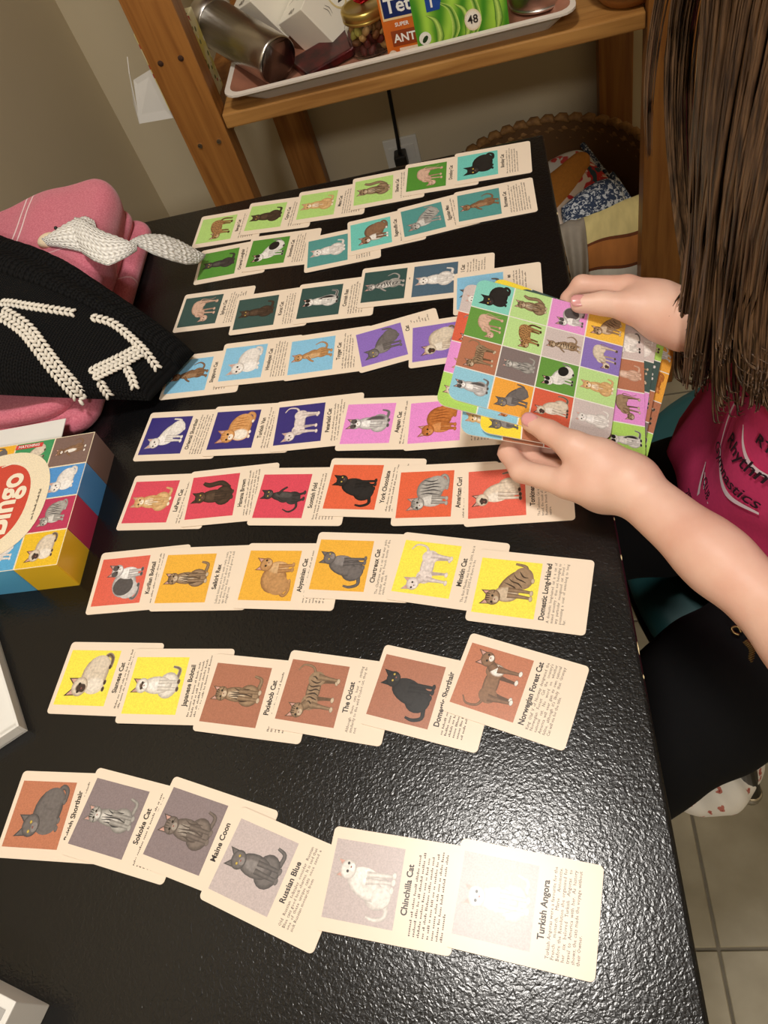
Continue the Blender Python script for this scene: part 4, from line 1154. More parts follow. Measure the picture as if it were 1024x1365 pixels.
def puffed(name, boxes, seed):
    fd = Field((-.26, -.21, -.004), (.21, .20, .10), .0035)
    for bx_ in boxes: fd.rbox(*bx_)
    V, F = fd.mesh()
    w = np.sin(V[:, 0] * 31 + seed) * np.sin(V[:, 1] * 27 + seed * 2) + .6 * np.sin(V[:, 0] * 63 + V[:, 1] * 52 + seed)
    k_ = np.clip(V[:, 2] / .03, 0, 1)
    V = V + np.stack([.0016 * w * k_, .0012 * w * k_, .0020 * w * k_], 1)
    V[:, 2] = np.maximum(V[:, 2], .0003)
    return obj(name, np_mesh(name, V, F), M['pink_flannel'], blk)
# lower folds toward the room, then the thick top fold that slopes down to the left
puffed('fold_layer', [((-.035, -.005, .0095), (.198, .176, .0098), .0092, .003)], 1.0)
puffed('fold_layer', [((-.045, .004, .0265), (.190, .172, .0100), .0095, .003)], 2.2)
puffed('top_fold', [((-.048, .030, .0455), (.192, .146, .0135), .0125, .006, .06, (.045, .06)), ((.085, .085, .038), (.058, .085, .026), .022, .03, .05)], 3.1)
# ------------------------------------------------------------------ black knitted hat on the blanket
def knit_mat(name, c1, c2, sx, sy, strength=.8):
    m, nt, b = nodes_of(name)
    uv = nt.nodes.new('ShaderNodeUVMap'); sp = nt.nodes.new('ShaderNodeSeparateXYZ'); nt.links.new(uv.outputs[0], sp.inputs[0])
    def mth(op, a_, b2=None):
        n = nt.nodes.new('ShaderNodeMath'); n.operation = op
        for k, q in enumerate((a_, b2)):
            if q is None: continue
            if isinstance(q, (int, float)): n.inputs[k].default_value = q
            else: nt.links.new(q, n.inputs[k])
        return n.outputs[0]
    cu_ = mth('MULTIPLY', sp.outputs['X'], sx); cv = mth('MULTIPLY', sp.outputs['Y'], sy)
    ph = mth('PINGPONG', cu_, 0.5)
    rows = mth('FRACT', mth('ADD', cv, mth('MULTIPLY', ph, 1.0)))
    st = mth('SINE', mth('MULTIPLY', rows, math.pi)); col_ = mth('SINE', mth('MULTIPLY', ph, 2 * math.pi))
    hgt = mth('ADD', mth('MULTIPLY', st, .6), mth('MULTIPLY', col_, .7))
    rp = nt.nodes.new('ShaderNodeValToRGB'); rp.color_ramp.elements[0].color = (*lin(c2), 1); rp.color_ramp.elements[1].color = (*lin(c1), 1)
    rp.color_ramp.elements[0].position = .35; rp.color_ramp.elements[1].position = 1.1 if False else 1.0
    nt.links.new(hgt, rp.inputs['Fac']); nt.links.new(rp.outputs['Color'], b.inputs['Base Color'])
    bp = nt.nodes.new('ShaderNodeBump'); bp.inputs['Strength'].default_value = strength; bp.inputs['Distance'].default_value = .0018
    nt.links.new(hgt, bp.inputs['Height']); nt.links.new(bp.outputs['Normal'], b.inputs['Normal'])
    b.inputs['Roughness'].default_value = .95; b.inputs['Specular IOR Level'].default_value = .15
    return m
M['black_knit'] = knit_mat('black_knit', (23, 23, 24), (8, 8, 8), 80, 62)
M['black_rib'] = knit_mat('black_rib', (22, 22, 23), (6, 6, 6), 52, 30, 1.0)
M['white_yarn'] = mat('white_yarn', (226, 220, 208), .9, var=.06, vscale=300, bump=.3, bscale=700, bdist=.0008)
HA, HB, HC, HD = (-.668, .858), (-0.339, 0.605), (-0.379, 0.546), (-.745, .600)
hat = tag(empty('knit_hat', (-.53, .66, TZ)), 'black knitted hat with white stitched lines lying on the pink blanket', 'hat')
def hat_pt(u, t):
    """u along the brim, t from brim edge (0) to crown (1); top surface"""
    bu = .5 - .5 * math.cos(math.pi * min(1, max(0, u))) if False else u
    w = ((1 - u) * (1 - t), u * (1 - t), u * t, (1 - u) * t)
    x = w[0] * HA[0] + w[1] * HB[0] + w[2] * HC[0] + w[3] * HD[0]
    y = w[0] * HA[1] + w[1] * HB[1] + w[2] * HC[1] + w[3] * HD[1]
    # bulge the crown side outward
    out_ = .052 * math.sin(math.pi * min(1, u)) * t * t
    x += -.35 * out_; y += -.9 * out_ * .6
    ground = .060 - .052 * max(0.0, (u - .62) / .38) ** 1.2          # blanket height falling to the table at the tip
    e = max(0.0, 1 - abs(2 * t - 1) ** 3.2) ** .5
    eu = max(0.0, 1 - max(0.0, (u - .80) / .20) ** 3) ** .5
    dome = (.030 + .014 * math.sin(math.pi * min(1, u * 1.1))) * e * eu
    dip = -.010 * math.exp(-((t - .17) / .07) ** 2) * math.sin(math.pi * min(1, u * .9 + .05))
    fold = .004 * math.sin(u * 15 + t * 5) * e
    return (x, y, TZ + ground + .004 + dome + (dip + fold) * eu)
NU, NT = 120, 56
def hat_shell(name, t0, t1, lift, m, closed=True):
    vs, fs, uvs = [], [], []
    nt_ = max(6, int(NT * (t1 - t0)))
    for side in (1, 0):
        for j in range(nt_ + 1):
            t = t0 + (t1 - t0) * j / nt_
            for i in range(NU + 1):
                u = i / NU
                x, y, z = hat_pt(u, t)
                if side:
                    z += lift * math.sin(math.pi * j / nt_) ** .5
                    if 'brim' in name: z += .0011 * math.sin(u * 2 * math.pi * 52)
                else:
                    z = min(z, TZ + .060 - .052 * max(0.0, (u - .62) / .38) ** 1.2 + .003)
                vs.append((x + .53, y - .66, z - TZ)); uvs.append((u, t))
    n1 = (nt_ + 1) * (NU + 1)
    for j in range(nt_):
        for i in range(NU):
            a_ = j * (NU + 1) + i
            fs.append((a_, a_ + NU + 1, a_ + NU + 2, a_ + 1)); fs.append((n1 + a_, n1 + a_ + 1, n1 + a_ + NU + 2, n1 + a_ + NU + 1))
    for i in range(NU):
        a_ = i; fs.append((a_, a_ + 1, n1 + a_ + 1, n1 + a_)); a_ = nt_ * (NU + 1) + i; fs.append((a_ + 1, a_, n1 + a_, n1 + a_ + 1))
    for j in range(nt_):
        a_ = j * (NU + 1); fs.append((a_ + NU + 1, a_, n1 + a_, n1 + a_ + NU + 1)); a_ += NU; fs.append((a_, a_ + NU + 1, n1 + a_ + NU + 1, n1 + a_))
    me = mesh_of(name, vs, fs, True)
    ul = me.uv_layers.new(name='UVMap')
    for lp in me.loops: ul.data[lp.index].uv = uvs[lp.vertex_index]
    return obj(name, me, m, hat)
hat_shell('brim', 0.0, .36, .007, M['black_rib'])
hat_shell('crown', .33, 1.0, .0, M['black_knit'])
def stitch_path(name, path, width_n=1, size=.0034, step=.0046, side=.0042):
    """rows of chunky V stitches sitting on the hat surface along (u,t) points"""
    P = [np.array(hat_pt(u, t)) for (u, t) in [tuple(q) for q in catmull(path, 24)]]
    vs, fs = [], []
    acc = 0.0; last = P[0]
    for i in range(1, len(P)):
        d = P[i] - last; L_ = np.linalg.norm(d)
        if L_ < step: continue
        d = d / L_; nrm = np.array((0.15, -.35, .92)); s_ = np.cross(nrm, d); s_ /= np.linalg.norm(s_)
        c = (P[i] + last) / 2 + np.array((.53, -.66, -TZ)) + nrm * .0016
        for k in range(width_n):
            o_ = (k - (width_n - 1) / 2) * side * 2
            for q in (-1, 1):
                p0 = c + s_ * (o_ + q * .0004) - d * step * .62; p1 = c + s_ * (o_ + q * side * .55); p2 = c + s_ * (o_ + q * side * .98) + d * step * .62
                tube_geo([p0, p1, p2], [size * .35, size * .62, size * .4], 6, vs, fs, .8)
        last = P[i]
    return obj(name, mesh_of(name, vs, fs, True), M['white_yarn'], hat)
HAT_PATHS = [(1, [(0.581, 0.55), (0.663, 0.542), (0.731, 0.508), (0.788, 0.458)]), (1, [(0.819, 0.433), (0.863, 0.383), (0.906, 0.408), (0.95, 0.467), (0.988, 0.575)]), (2, [(0.619, 0.633), (0.706, 0.7), (0.756, 0.783), (0.806, 0.892), (0.844, 0.975), (0.856, 1.0), (0.863, 1.0)]), (2, [(0.881, 0.892), (0.906, 0.783), (0.925, 0.642), (0.938, 0.483)]), (1, [(0.9, 0.925), (0.913, 0.983), (0.919, 1.0)]), (1, [(0.938, 0.733), (0.963, 0.85), (0.975, 0.95)])]
for (w_, path) in HAT_PATHS: stitch_path('white_stitching', path, w_)

# ------------------------------------------------------------------ white crocheted toy half under the hat
m = knit_mat('white_crochet', (248, 246, 240), (226, 222, 214), 7, 15, .9)
M['white_crochet'] = m
toy = tag(empty('crochet_toy', (-.47, .76, TZ + .06)), 'white crocheted toy with one long ear on the pink blanket', 'toy')
def leaf(name, spine, widths, th, m, parent, off, n=9, ridge=0.0, wvec=None):
    P = catmull(spine, 10); mN = len(P); vs, fs, uvs = [], [], []
    for i, p in enumerate(P):
        t = P[min(i + 1, mN - 1)] - P[max(i - 1, 0)]; t /= np.linalg.norm(t)
        s_ = np.cross(t, (0, 0, 1.0)) if wvec is None else np.array(wvec, float) * -1.0; s_ /= np.linalg.norm(s_); up_ = np.cross(s_, t); up_ /= np.linalg.norm(up_)
        u = i / (mN - 1) * (len(widths) - 1); k = min(int(u), len(widths) - 2); w = widths[k] + (widths[k + 1] - widths[k]) * (u - k)
        for q in range(2 * n):
            a_ = 2 * math.pi * q / (2 * n); ca, sa = math.cos(a_), math.sin(a_)
            h = th * sa * (1 - .3 * abs(ca)) + (ridge * (1 - abs(ca)) if sa > 0 else 0) + .0006 * math.sin(i * 2.1) * (sa > 0)
            pp = p + s_ * (w * ca) + up_ * h
            vs.append(tuple(pp - np.array(off))); uvs.append((q / n, i / mN))
    N2 = 2 * n
    for i in range(mN - 1):
        for q in range(N2):
            fs.append((i * N2 + q, i * N2 + (q + 1) % N2, (i + 1) * N2 + (q + 1) % N2, (i + 1) * N2 + q))
    fs.append(tuple(reversed(range(N2)))); fs.append(tuple((mN - 1) * N2 + q for q in range(N2)))
    me = mesh_of(name, vs, fs, True)
    ul = me.uv_layers.new(name='UVMap')
    for lp in me.loops: ul.data[lp.index].uv = uvs[lp.vertex_index]
    return obj(name, me, m, parent)
TO = (-.47, .76, TZ + .06)
WV = (-.34, .93, .06)
leaf('head', [(-.5210, .7640, .8235), (-.505, .7620, .8265), (-.480, .757, .8290), (-.460, .752, .8280), (-.450, .748, .8240)], [.006, .016, .030, .040, .038], .0045, m, toy, TO, ridge=.003, wvec=WV)
leaf('head_flap', [(-.470, .750, .8330), (-.450, .731, .8360), (-.428, .713, .8350), (-.409, .714, .8290), (-.398, .719, .8220)], [.036, .040, .034, .019, .005], .0032, m, toy, TO, ridge=.003, wvec=WV)
leaf('ear', [(-.405, .724, .8240), (-.398, .727, .8235), (-.388, .733, .8140), (-.377, .743, .7990), (-.368, .753, .7830), (-.361, .763, .7690), (-.355, .770, .7600)], [.003, .007, .016, .0205, .0195, .013, .003], .0022, m, toy, TO, ridge=.003, wvec=(-.30, .92, .25))
sn = obj('muzzle', None, None, toy) if False else None
bm = bmesh.new(); bmesh.ops.create_uvsphere(bm, u_segments=20, v_segments=12, radius=1.0)
me = bm_mesh('muzzle', bm, True)
mz = obj('muzzle', me, mat('cream_felt', (232, 212, 180), .9), toy, (-.5185 + .47, .768 - .76, .823 - TZ - .06)); mz.scale = (.014, .011, .008)
bm = bmesh.new(); bmesh.ops.create_uvsphere(bm, u_segments=12, v_segments=8, radius=.0022)
obj('eye', bm_mesh('eye', bm, True), M['black_plastic'], toy, (-.5060 + .47, .775 - .76, .8320 - TZ - .06))
# ---- skeleton (metres, world)
PC = (.27, .460)                       # trunk centre
LSH, LEL, LWR = (.285, .310, .930), (.176, .163, .792), (.0600, .3410, .7990)
RSH, REL, RWR = (.290, .610, .930), (.205, .610, .668), (.1310, .4970, .7970)
def along(a, b, t): return tuple(np.array(a) + (np.array(b) - np.array(a)) * t)
parts = []
# left arm and hand
fa = Field((-.045, .12, .74), (.36, .44, 1.0), .0017)
fa.chain([LSH, along(LSH, LEL, .5), LEL], [.034, .034, .030], .02, .01)
fa.chain([LEL, along(LEL, LWR, .25), along(LEL, LWR, .62), LWR], [.0285, .0250, .0198, .0165], .02, .02)
fa.chain([along(LEL, LWR, .7), (LWR[0], LWR[1], LWR[2] - .008), (.046, .353, .786)], [.018, .015, .016], .012, .012)
# palm: wrist to the four knuckles
KN = [(.0168, .3510, .7945), (.0215, .3660, .7820), (.0265, .3680, .7695), (.0330, .3650, .7610)]
for kn, r in zip(KN, (.0112, .0112, .0102, .0088)):
    fa.chain([LWR, along(LWR, kn, .55), kn], [.0165, .0150, r], .012, .010)
fa.chain([(.0535, .3500, .800), (.0420, .3600, .8045), (.0252, .3715, .8105)], [.0150, .0150, .0118], .010, .010)      # thumb base
fa.chain([(.034, .357, .795), (.034, .366, .799)], [.011, .009], .006, .006)                                            # web
fa.chain([(.0252, .3715, .8105), (.0085, .3905, .8095), (-.0045, .4030, .8090)], [.0115, .0088, .0074], .004, .005)    # thumb
fa.chain([KN[0], (-.0160, .3765, .7840), (-.0250, .3975, .7825), (-.0180, .4150, .7850)], [.0106, .0089, .0078, .0066], .004, .004)
fa.chain([KN[1], (-.0040, .3880, .7740), (-.0090, .4020, .7760), (-.0010, .4110, .7790)], [.0106, .0088, .0077, .0066], .004, .0025)
fa.chain([KN[2], (.0065, .3900, .7640), (.0040, .4040, .7640), (.0120, .4090, .7680)], [.0098, .0082, .0072, .0062], .004, .0025)
fa.chain([KN[3], (.0180, .3840, .7590), (.0170, .3950, .7595), (.0230, .3990, .7625)], [.0084, .0072, .0064, .0056], .004, .0025)
parts.append(fa.mesh())
# right arm and hand
fb = Field((.015, .45, .58), (.37, .73, 1.0), .0017)
fb.chain([RSH, along(RSH, REL, .5), REL], [.034, .034, .031], .02, .01)
fb.chain([REL, along(REL, RWR, .3), along(REL, RWR, .66), RWR], [.0335, .0315, .0250, .0200], .02, .02)
KR = [(.0905, .5435, .8000), (.0940, .5465, .7870), (.0990, .5460, .7750), (.1055, .5420, .7660)]
for kn, r in zip(KR, (.0112, .0112, .0102, .0088)):
    fb.chain([RWR, along(RWR, kn, .5), kn], [.0185, .0165, r], .012, .010)
fb.chain([(.1270, .4960, .793), (.1130, .5060, .7960), (.0895, .5160, .8030)], [.0180, .0155, .0122], .010, .012)
fb.chain([(.100, .528, .797), (.094, .524, .800)], [.013, .011], .008, .010)
fb.chain([(.0895, .5160, .8030), (.0680, .5235, .8060), (.0480, .5262, .8078)], [.0122, .0096, .0080], .005, .006)
fb.chain([KR[0], (.0540, .5600, .7975), (.0425, .5570, .7870), (.0445, .5440, .7800)], [.0112, .0092, .0080, .0068], .004, .004)
fb.chain([KR[1], (.0600, .5640, .7815), (.0500, .5560, .7725), (.0520, .5430, .7690)], [.0108, .0090, .0078, .0068], .004, .0025)
fb.chain([KR[2], (.0700, .5620, .7700), (.0600, .5540, .7640), (.0620, .5420, .7625)], [.0100, .0084, .0072, .0064], .004, .0025)
fb.chain([KR[3], (.0860, .5540, .7610), (.0770, .5460, .7590), (.0780, .5360, .7590)], [.0086, .0074, .0064, .0056], .004, .0025)
parts.append(fb.mesh())
# trunk, neck, head, legs (clothed and mostly out of view, so a coarser grid)
fc = Field((-.25, .10, -.01), (.50, .80, 1.30), .007)
fc.chain([(.285, .46, .53), (.270, .46, .70), (.275, .46, .86)], [.075, .066, .064], .05, .03)
fc.ellipsoid((.290, .46, .54), (.085, .130, .085), .03)
fc.ellipsoid((.274, .46, .80), (.068, .112, .13), .03)
fc.chain([LSH, (.280, .41, .922), (.280, .51, .922), RSH], [.033, .034, .034, .033], .03, .025)
fc.chain([(.272, .46, .92), (.250, .462, 1.05)], [.040, .041], .02, .03)
HEAD = (.225, .465, 1.150)
fc.ellipsoid(HEAD, (.090, .072, .098), .02)
fc.ellipsoid((.190, .465, 1.110), (.060, .052, .055), .02)
fc.chain([(.143, .465, 1.140), (.128, .465, 1.117)], [.008, .010], .01, .012)
for s_ in (-1, 1): fc.ellipsoid((.235, .465 + s_ * .073, 1.135), (.018, .008, .028), .008)
HIPL, KNL = (.31, .400, .525), (-.050, .168, .520)
HIPR, KNR = (.31, .540, .525), (-.065, .455, .520)
for hip, kn, ft in ((HIPL, KNL, (-.07, .165, .06)), (HIPR, KNR, (-.09, .455, .06))):
    fc.chain([hip, along(hip, kn, .5), kn], [.072, .062, .046], .03, .03)
    fc.chain([kn, along(kn, ft, .35), ft], [.046, .044, .030], .02, .03)
    fc.chain([ft, (ft[0] - .03, ft[1], .030), (ft[0] - .12, ft[1], .022)], [.030, .030, .020], .02, .02)
parts.append(fc.mesh())
girl = tag(empty('person', (PC[0], PC[1], 0)), 'person with long brown hair in a pink t-shirt holding bingo cards', 'person')
def pchild(name, me, m, parent=girl):
    o = obj(name, me, m, None)
    o.parent = parent
    o.matrix_parent_inverse = Matrix.Translation((-PC[0], -PC[1], 0)) if parent is girl else Matrix.Identity(4)
    return o
body_me = remeshed('body', parts, .0021, 4)
body = pchild('body', body_me, M['skin'])
# nails
def nail(c, d, n_, l, w):
    d = Vector(d).normalized(); n_ = Vector(n_); n_ = (n_ - d * n_.dot(d)).normalized(); s_ = d.cross(n_)
    vs, fs = [], []
    N = 14
    for j in range(5):
        q = j / 4
        for i in range(N):
            a_ = 2 * math.pi * i / N
            x = l * q * math.copysign(abs(math.cos(a_)) ** .8, math.cos(a_)); y = w * q * math.copysign(abs(math.sin(a_)) ** .8, math.sin(a_))
            z = -.10 * (y / w) ** 2 * w * 3.2 - .06 * (x / l) ** 2 * l
            p = Vector(c) + d * x + s_ * y + n_ * z
            vs.append(p)
    for j in range(4):
        for i in range(N): fs.append((j * N + i, j * N + (i + 1) % N, (j + 1) * N + (i + 1) % N, (j + 1) * N + i))
    vs += [v_ - n_ * .0008 for v_ in vs[4 * N:]]
    for i in range(N): fs.append((4 * N + i, 4 * N + (i + 1) % N, 5 * N + (i + 1) % N, 5 * N + i))
    return pchild('thumb_nail', mesh_of('thumb_nail', [tuple(p) for p in vs], fs, True), M['nail'])
NAILS = True
nail((-.0052, .4006, .8163), (-.013, .0125, -.0005), (-.10, -.42, .90), .0066, .0056)
nail((.0478, .5236, .8152), (-.020, .0027, .0018), (.05, -.36, .93), .0068, .0056)

# ---- bingo cards fanned in the hands
BC = Vector((.0106, .4764, .8044)); BROT = Euler((.0433, .3654, -.2371), 'XYZ').to_matrix().to_4x4()
BS = .132
LGc, GRc, TQc, PKc, MVc, LMc, GOc, PUc, BNc, LBc, ORc, RDc, YEc, DTc, NVc, LIc = (188, 222, 146), (104, 154, 70), (136, 210, 194), (228, 150, 212), (130, 116, 114), (206, 192, 188), (238, 190, 76), (138, 118, 190), (180, 118, 90), (148, 202, 222), (238, 168, 70), (216, 100, 74), (246, 220, 70), (68, 90, 86), (60, 52, 104), (174, 214, 104)
FRONT = [[(TQc, 'loaf', 'black'), (LGc, 'sittail', 'tabby'), (PKc, 'hunch', 'greywhite'), (GOc, 'lean', 'tabby')],
         [(GRc, 'bend', 'pink'), (LGc, 'arch', 'leopard'), (LMc, 'stretch', 'tabby'), (PUc, 'bend', 'siamese')],
         [(BNc, 'stand', 'tabby'), (MVc, 'sittall', 'silver'), (GRc, 'lean', 'tuxedo'), (LGc, 'sit', 'cream')],
         [(LBc, 'sit', 'greywhite'), (ORc, 'lean', 'grey'), (RDc, 'sitside', 'siamese'), (LMc, 'sit', 'white')]]
def rows_of(colours, seed):
    r = random.Random(seed); po = ['sit', 'hunch', 'lean', 'stand', 'stretch', 'loaf', 'bend', 'sittall']; pa = ['tabby', 'white', 'grey', 'cream', 'black', 'siamese', 'orange', 'silver', 'pink', 'tuxedo']
    return [[(c, r.choice(po), r.choice(pa)) for c in row] for row in colours]
BINGO = [  # offset in the card plane, turn, squares, label
    (0, 0, 0, FRONT, 'bingo card on top of the held fan, all sixteen cat squares showing'),
    (-.0085, -.0065, 1.0, rows_of([[LMc, GRc, YEc, LBc], [RDc, LGc, PKc, GOc], [PKc, TQc, LMc, DTc], [LIc, LBc, GOc, BNc]], 2), 'held bingo card with red, pink and lime squares showing at its left'),
    (.0240, -.0150, 6.0, rows_of([[GOc, GRc, PKc, LMc], [TQc, DTc, LBc, BNc], [LGc, LMc, GRc, PKc], [YEc, BNc, RDc, LIc]], 3), 'held bingo card showing a yellow hairless cat square below the top card'),
    (.0280, -.0035, -1.5, rows_of([[GOc, GRc, PKc, LMc], [TQc, RDc, LBc, DTc], [LGc, LMc, GRc, PKc], [YEc, BNc, RDc, MVc]], 5), 'held bingo card with dark green, pink and mauve squares at its right'),
    (.0330, .0035, -4.0, rows_of([[DTc, GRc, PKc, LIc], [TQc, RDc, LBc, DTc], [LGc, LMc, GRc, BNc], [YEc, BNc, RDc, MVc]], 7), 'held bingo card with a lime corner square showing a cream cat'),
    (.0090, -.0175, 7.0, rows_of([[GOc, GRc, PKc, LMc], [TQc, RDc, LBc, DTc], [LGc, LMc, GRc, PKc], [LBc, BNc, RDc, LIc]], 11), 'held bingo card with a light blue white cat square peeking out below'),
    (.0080, .0080, -6.0, rows_of([[YEc, DTc, NVc, ORc], [TQc, RDc, LBc, ORc], [LGc, LMc, GRc, PKc], [DTc, BNc, RDc, LIc]], 13), 'held bingo card with yellow, dark green and navy squares along its top'),
    (.0410, .0000, -7.0, rows_of([[GOc, GRc, PKc, ORc], [TQc, RDc, LBc, ORc], [LGc, LMc, GRc, BNc], [YEc, BNc, RDc, LIc]], 17), 'held bingo card with an orange corner square and dark cat'),
]
bpts = [(x - BS / 2, y - BS / 2) for x, y in rrect_pts(BS, BS, .0085, 6)]
v, f = prism(bpts, -.0009, 0)
bingo_me = mesh_of('bingo_card', v, f); bingo_me.materials.append(M['card_edge'])
for bi, (dx, dy, turn, grid, lab) in enumerate(BINGO):
    loc = BROT @ Vector((dx, dy, -.00125 * bi))
    mw = Matrix.Translation(BC + loc) @ BROT @ Matrix.Rotation(math.radians(turn), 4, 'Z')
    bc = obj('bingo_card', bingo_me, None, None); bc.matrix_world = mw
    tag(bc, lab, 'bingo card', 'bingo cards fanned in two hands')
    cs_ = BS / 4
    for r in range(4):
        for c in range(4):
            rgb, po, pa = grid[r][c]
            x0 = -BS / 2 + c * cs_; y1 = BS / 2 - r * cs_; y0 = y1 - cs_
            e = .0005
            xa = x0 + (e if c else .0); xb = x0 + cs_ - (e if c < 3 else .0); ya = y0 + (e if r < 3 else 0); yb = y1 - (e if r else 0)
            poly = [(xa, ya), (xb, ya), (xb, yb), (xa, yb)]
            if (r, c) in ((0, 0), (0, 3), (3, 0), (3, 3)):
                R_ = .0085; out_ = []
                cor = {(3, 0): 0, (3, 3): 1, (0, 3): 2, (0, 0): 3}[(r, c)]
                for k, p in enumerate(poly):
                    if k != cor: out_.append(p); continue
                    sx, sy = (1, -1, -1, 1)[k], (1, 1, -1, -1)[k]
                    a0 = (180, 270, 0, 90)[k]
                    for q in range(7):
                        an = math.radians(a0 + 15 * q); out_.append((p[0] + sx * R_ + R_ * math.cos(an), p[1] + sy * R_ + R_ * math.sin(an)))
                poly = out_
            g = lin(rgb)
            sq = obj('printed_square', mesh_of('printed_square', [(p[0], p[1], 2e-5) for p in poly], [tuple(range(len(poly)))], cols=[g] * len(poly)), M['print'], bc)
            if bi == 0 or c in (0, 3) or r in (0, 3):
                fl = Flat(); cat_print(fl, po, pa, (bi + r * 3 + c) % 3 == 0 and bi > 0)
                s_ = cs_ * .98
                mt = Matrix(((0, -s_, 0, x0 + cs_ / 2 + .0008), (s_, 0, 0, (y0 + y1) / 2), (0, 0, 1, 4e-5), (0, 0, 0, 1)))
                obj('cat_picture', fl.mesh('cat_picture', mt), M['fur_print'], sq)

# ---- t-shirt
def tee_axes(z):
    zs = [.50, .56, .60, .66, .76, .85, .92, .96, .985]
    cx = [.250, .244, .243, .253, .268, .278, .283, .278, .268]
    aa = [.122, .122, .115, .103, .100, .097, .086, .070, .052]
    bb = [.165, .165, .160, .155, .150, .150, .138, .095, .064]
    return np.interp(z, zs, cx), np.interp(z, zs, aa), np.interp(z, zs, bb)
def tee_pt(th, z, off=0.0):
    """th measured from straight ahead (-x), positive to the wearer's right (+y)"""
    cx, a_, b2 = tee_axes(z)
    env = np.clip((.86 - z) / .3, 0, 1)
    fold = .0075 * math.sin(9 * th + 6 * z) * env * np.clip(abs(th - .05) * 2.2, .15, 1) + .006 * math.sin(5 * th - 14 * z + 1.0) * env
    fold += -.012 * math.exp(-((th - .52 + (.6 - z) * .5) / .09) ** 2) * env
    r = 1.0 + (fold + off) / .11
    return (cx - a_ * math.cos(th) * r, PC[1] + b2 * math.sin(th) * r, z)
vs, fs = [], []
NTH, NZ = 160, 70
zz = np.linspace(.50, .985, NZ)
for z in zz:
    for i in range(NTH): vs.append(tee_pt(2 * math.pi * i / NTH, z))
for j in range(NZ - 1):
    for i in range(NTH): fs.append((j * NTH + i, (j + 1) * NTH + i, (j + 1) * NTH + (i + 1) % NTH, j * NTH + (i + 1) % NTH))
# turned-in hem
b0 = len(vs)
for i in range(NTH):
    x, y, z = tee_pt(2 * math.pi * i / NTH, .50, -.004); vs.append((x, y, z + .012))
for i in range(NTH): fs.append((b0 + i, i, (i + 1) % NTH, b0 + (i + 1) % NTH))
def sleeve(sh, el, t1):
    P = [tuple(np.array(along(sh, el, -.10)) + np.array((.0, (PC[1] - sh[1]) * .45, .0))), along(sh, el, 0.0), along(sh, el, t1 * .5), along(sh, el, t1), along(sh, el, t1 - .02)]
    tube_geo(catmull(P[:4], 5) + [P[4]], list(np.linspace(.050, .053, 16)) + [.047], 24, vs, fs)
sleeve(LSH, LEL, .62); sleeve(RSH, REL, .62)
tee = pchild('t_shirt', mesh_of('t_shirt', vs, fs, True), M['tee'])
def on_tee(y, z, off=.0022):
    _, _, b2 = tee_axes(z)
    s_ = max(-.98, min(.98, (y - PC[1]) / b2)); th = math.asin(s_)
    for _i in range(3):
        p = tee_pt(th, z, off); th += (y - p[1]) / (b2 * max(.2, math.cos(th)))
    return tee_pt(th, z, off)
def tee_text(body_, size, y, z, bold=.02, shear=0.0, sx=1.0, rot=0.0):
    v_, f_ = text_geo(body_, size, bold=bold, res=2, align='LEFT', shear=shear)
    P = []
    for p in v_:
        px, py = p[0] * sx, p[1]
        px, py = px * math.cos(rot) - py * math.sin(rot), px * math.sin(rot) + py * math.cos(rot)
        P.append(on_tee(y - px, z + py))
    return pchild('shirt_lettering', mesh_of('shirt_lettering', P, f_), M['tee_ink'])
tee_text('RTGC', .014, .404, .746, sx=1.0, rot=.0)
tee_text('Rhythmic', .021, .438, .708, bold=.008, shear=.35, sx=.95, rot=.15)
tee_text('Gymnastics', .018, .458, .676, bold=.006, shear=.35, sx=.98, rot=.14)
tee_text('CLUB', .011, .446, .640, sx=.9, rot=.1)
tee_text('2021', .011, .458, .606, sx=.9, rot=.1)
def tee_swoosh(path, w):
    fl = Flat(); fl.stroke([(p[0], p[1]) for p in path], w, (1, 1, 1), None, 10)
    return pchild('shirt_swoosh', mesh_of('shirt_swoosh', [on_tee(p[0], p[1], .0018) for p in fl.v], fl.f), M['tee_white'])
tee_swoosh([(.446, .752), (.452, .735), (.452, .712), (.446, .685)], [.0012, .0026, .0026, .0012])
tee_swoosh([(.448, .690), (.430, .680), (.405, .676), (.375, .684)], [.0012, .005, .006, .0025])
tee_swoosh([(.425, .742), (.412, .730), (.392, .724), (.365, .730)], [.0012, .004, .005, .0025])
tee_swoosh([(.460, .650), (.446, .632), (.425, .622), (.398, .622)], [.0012, .0045, .007, .002])
tee_swoosh([(.452, .645), (.436, .640), (.418, .643)], [.001, .0035, .001])

# ---- trousers
ft_ = Field((-.20, .06, .02), (.50, .80, .70), .006)
ft_.ellipsoid((.315, .46, .55), (.112, .158, .100), .04)
for hip, kn, ft in ((HIPL, KNL, (-.07, .165, .09)), (HIPR, KNR, (-.09, .455, .09))):
    ft_.chain([(hip[0], hip[1], hip[2] + .005), along(hip, kn, .5), (kn[0], kn[1], kn[2])], [.076, .065, .057], .03, .03)
    ft_.chain([kn, along(kn, ft, .4), ft], [.060, .058, .052], .03, .03)
V_, F_ = ft_.mesh()
rsn = np.sin(V_[:, 0] * 70 + V_[:, 2] * 30) * np.sin(V_[:, 1] * 40 + V_[:, 0] * 25)
V_ = V_ + (.003 * rsn)[:, None] * np.array((0, .3, .9))
tr = pchild('trousers', np_mesh('trousers', V_, F_), M['trouser'])
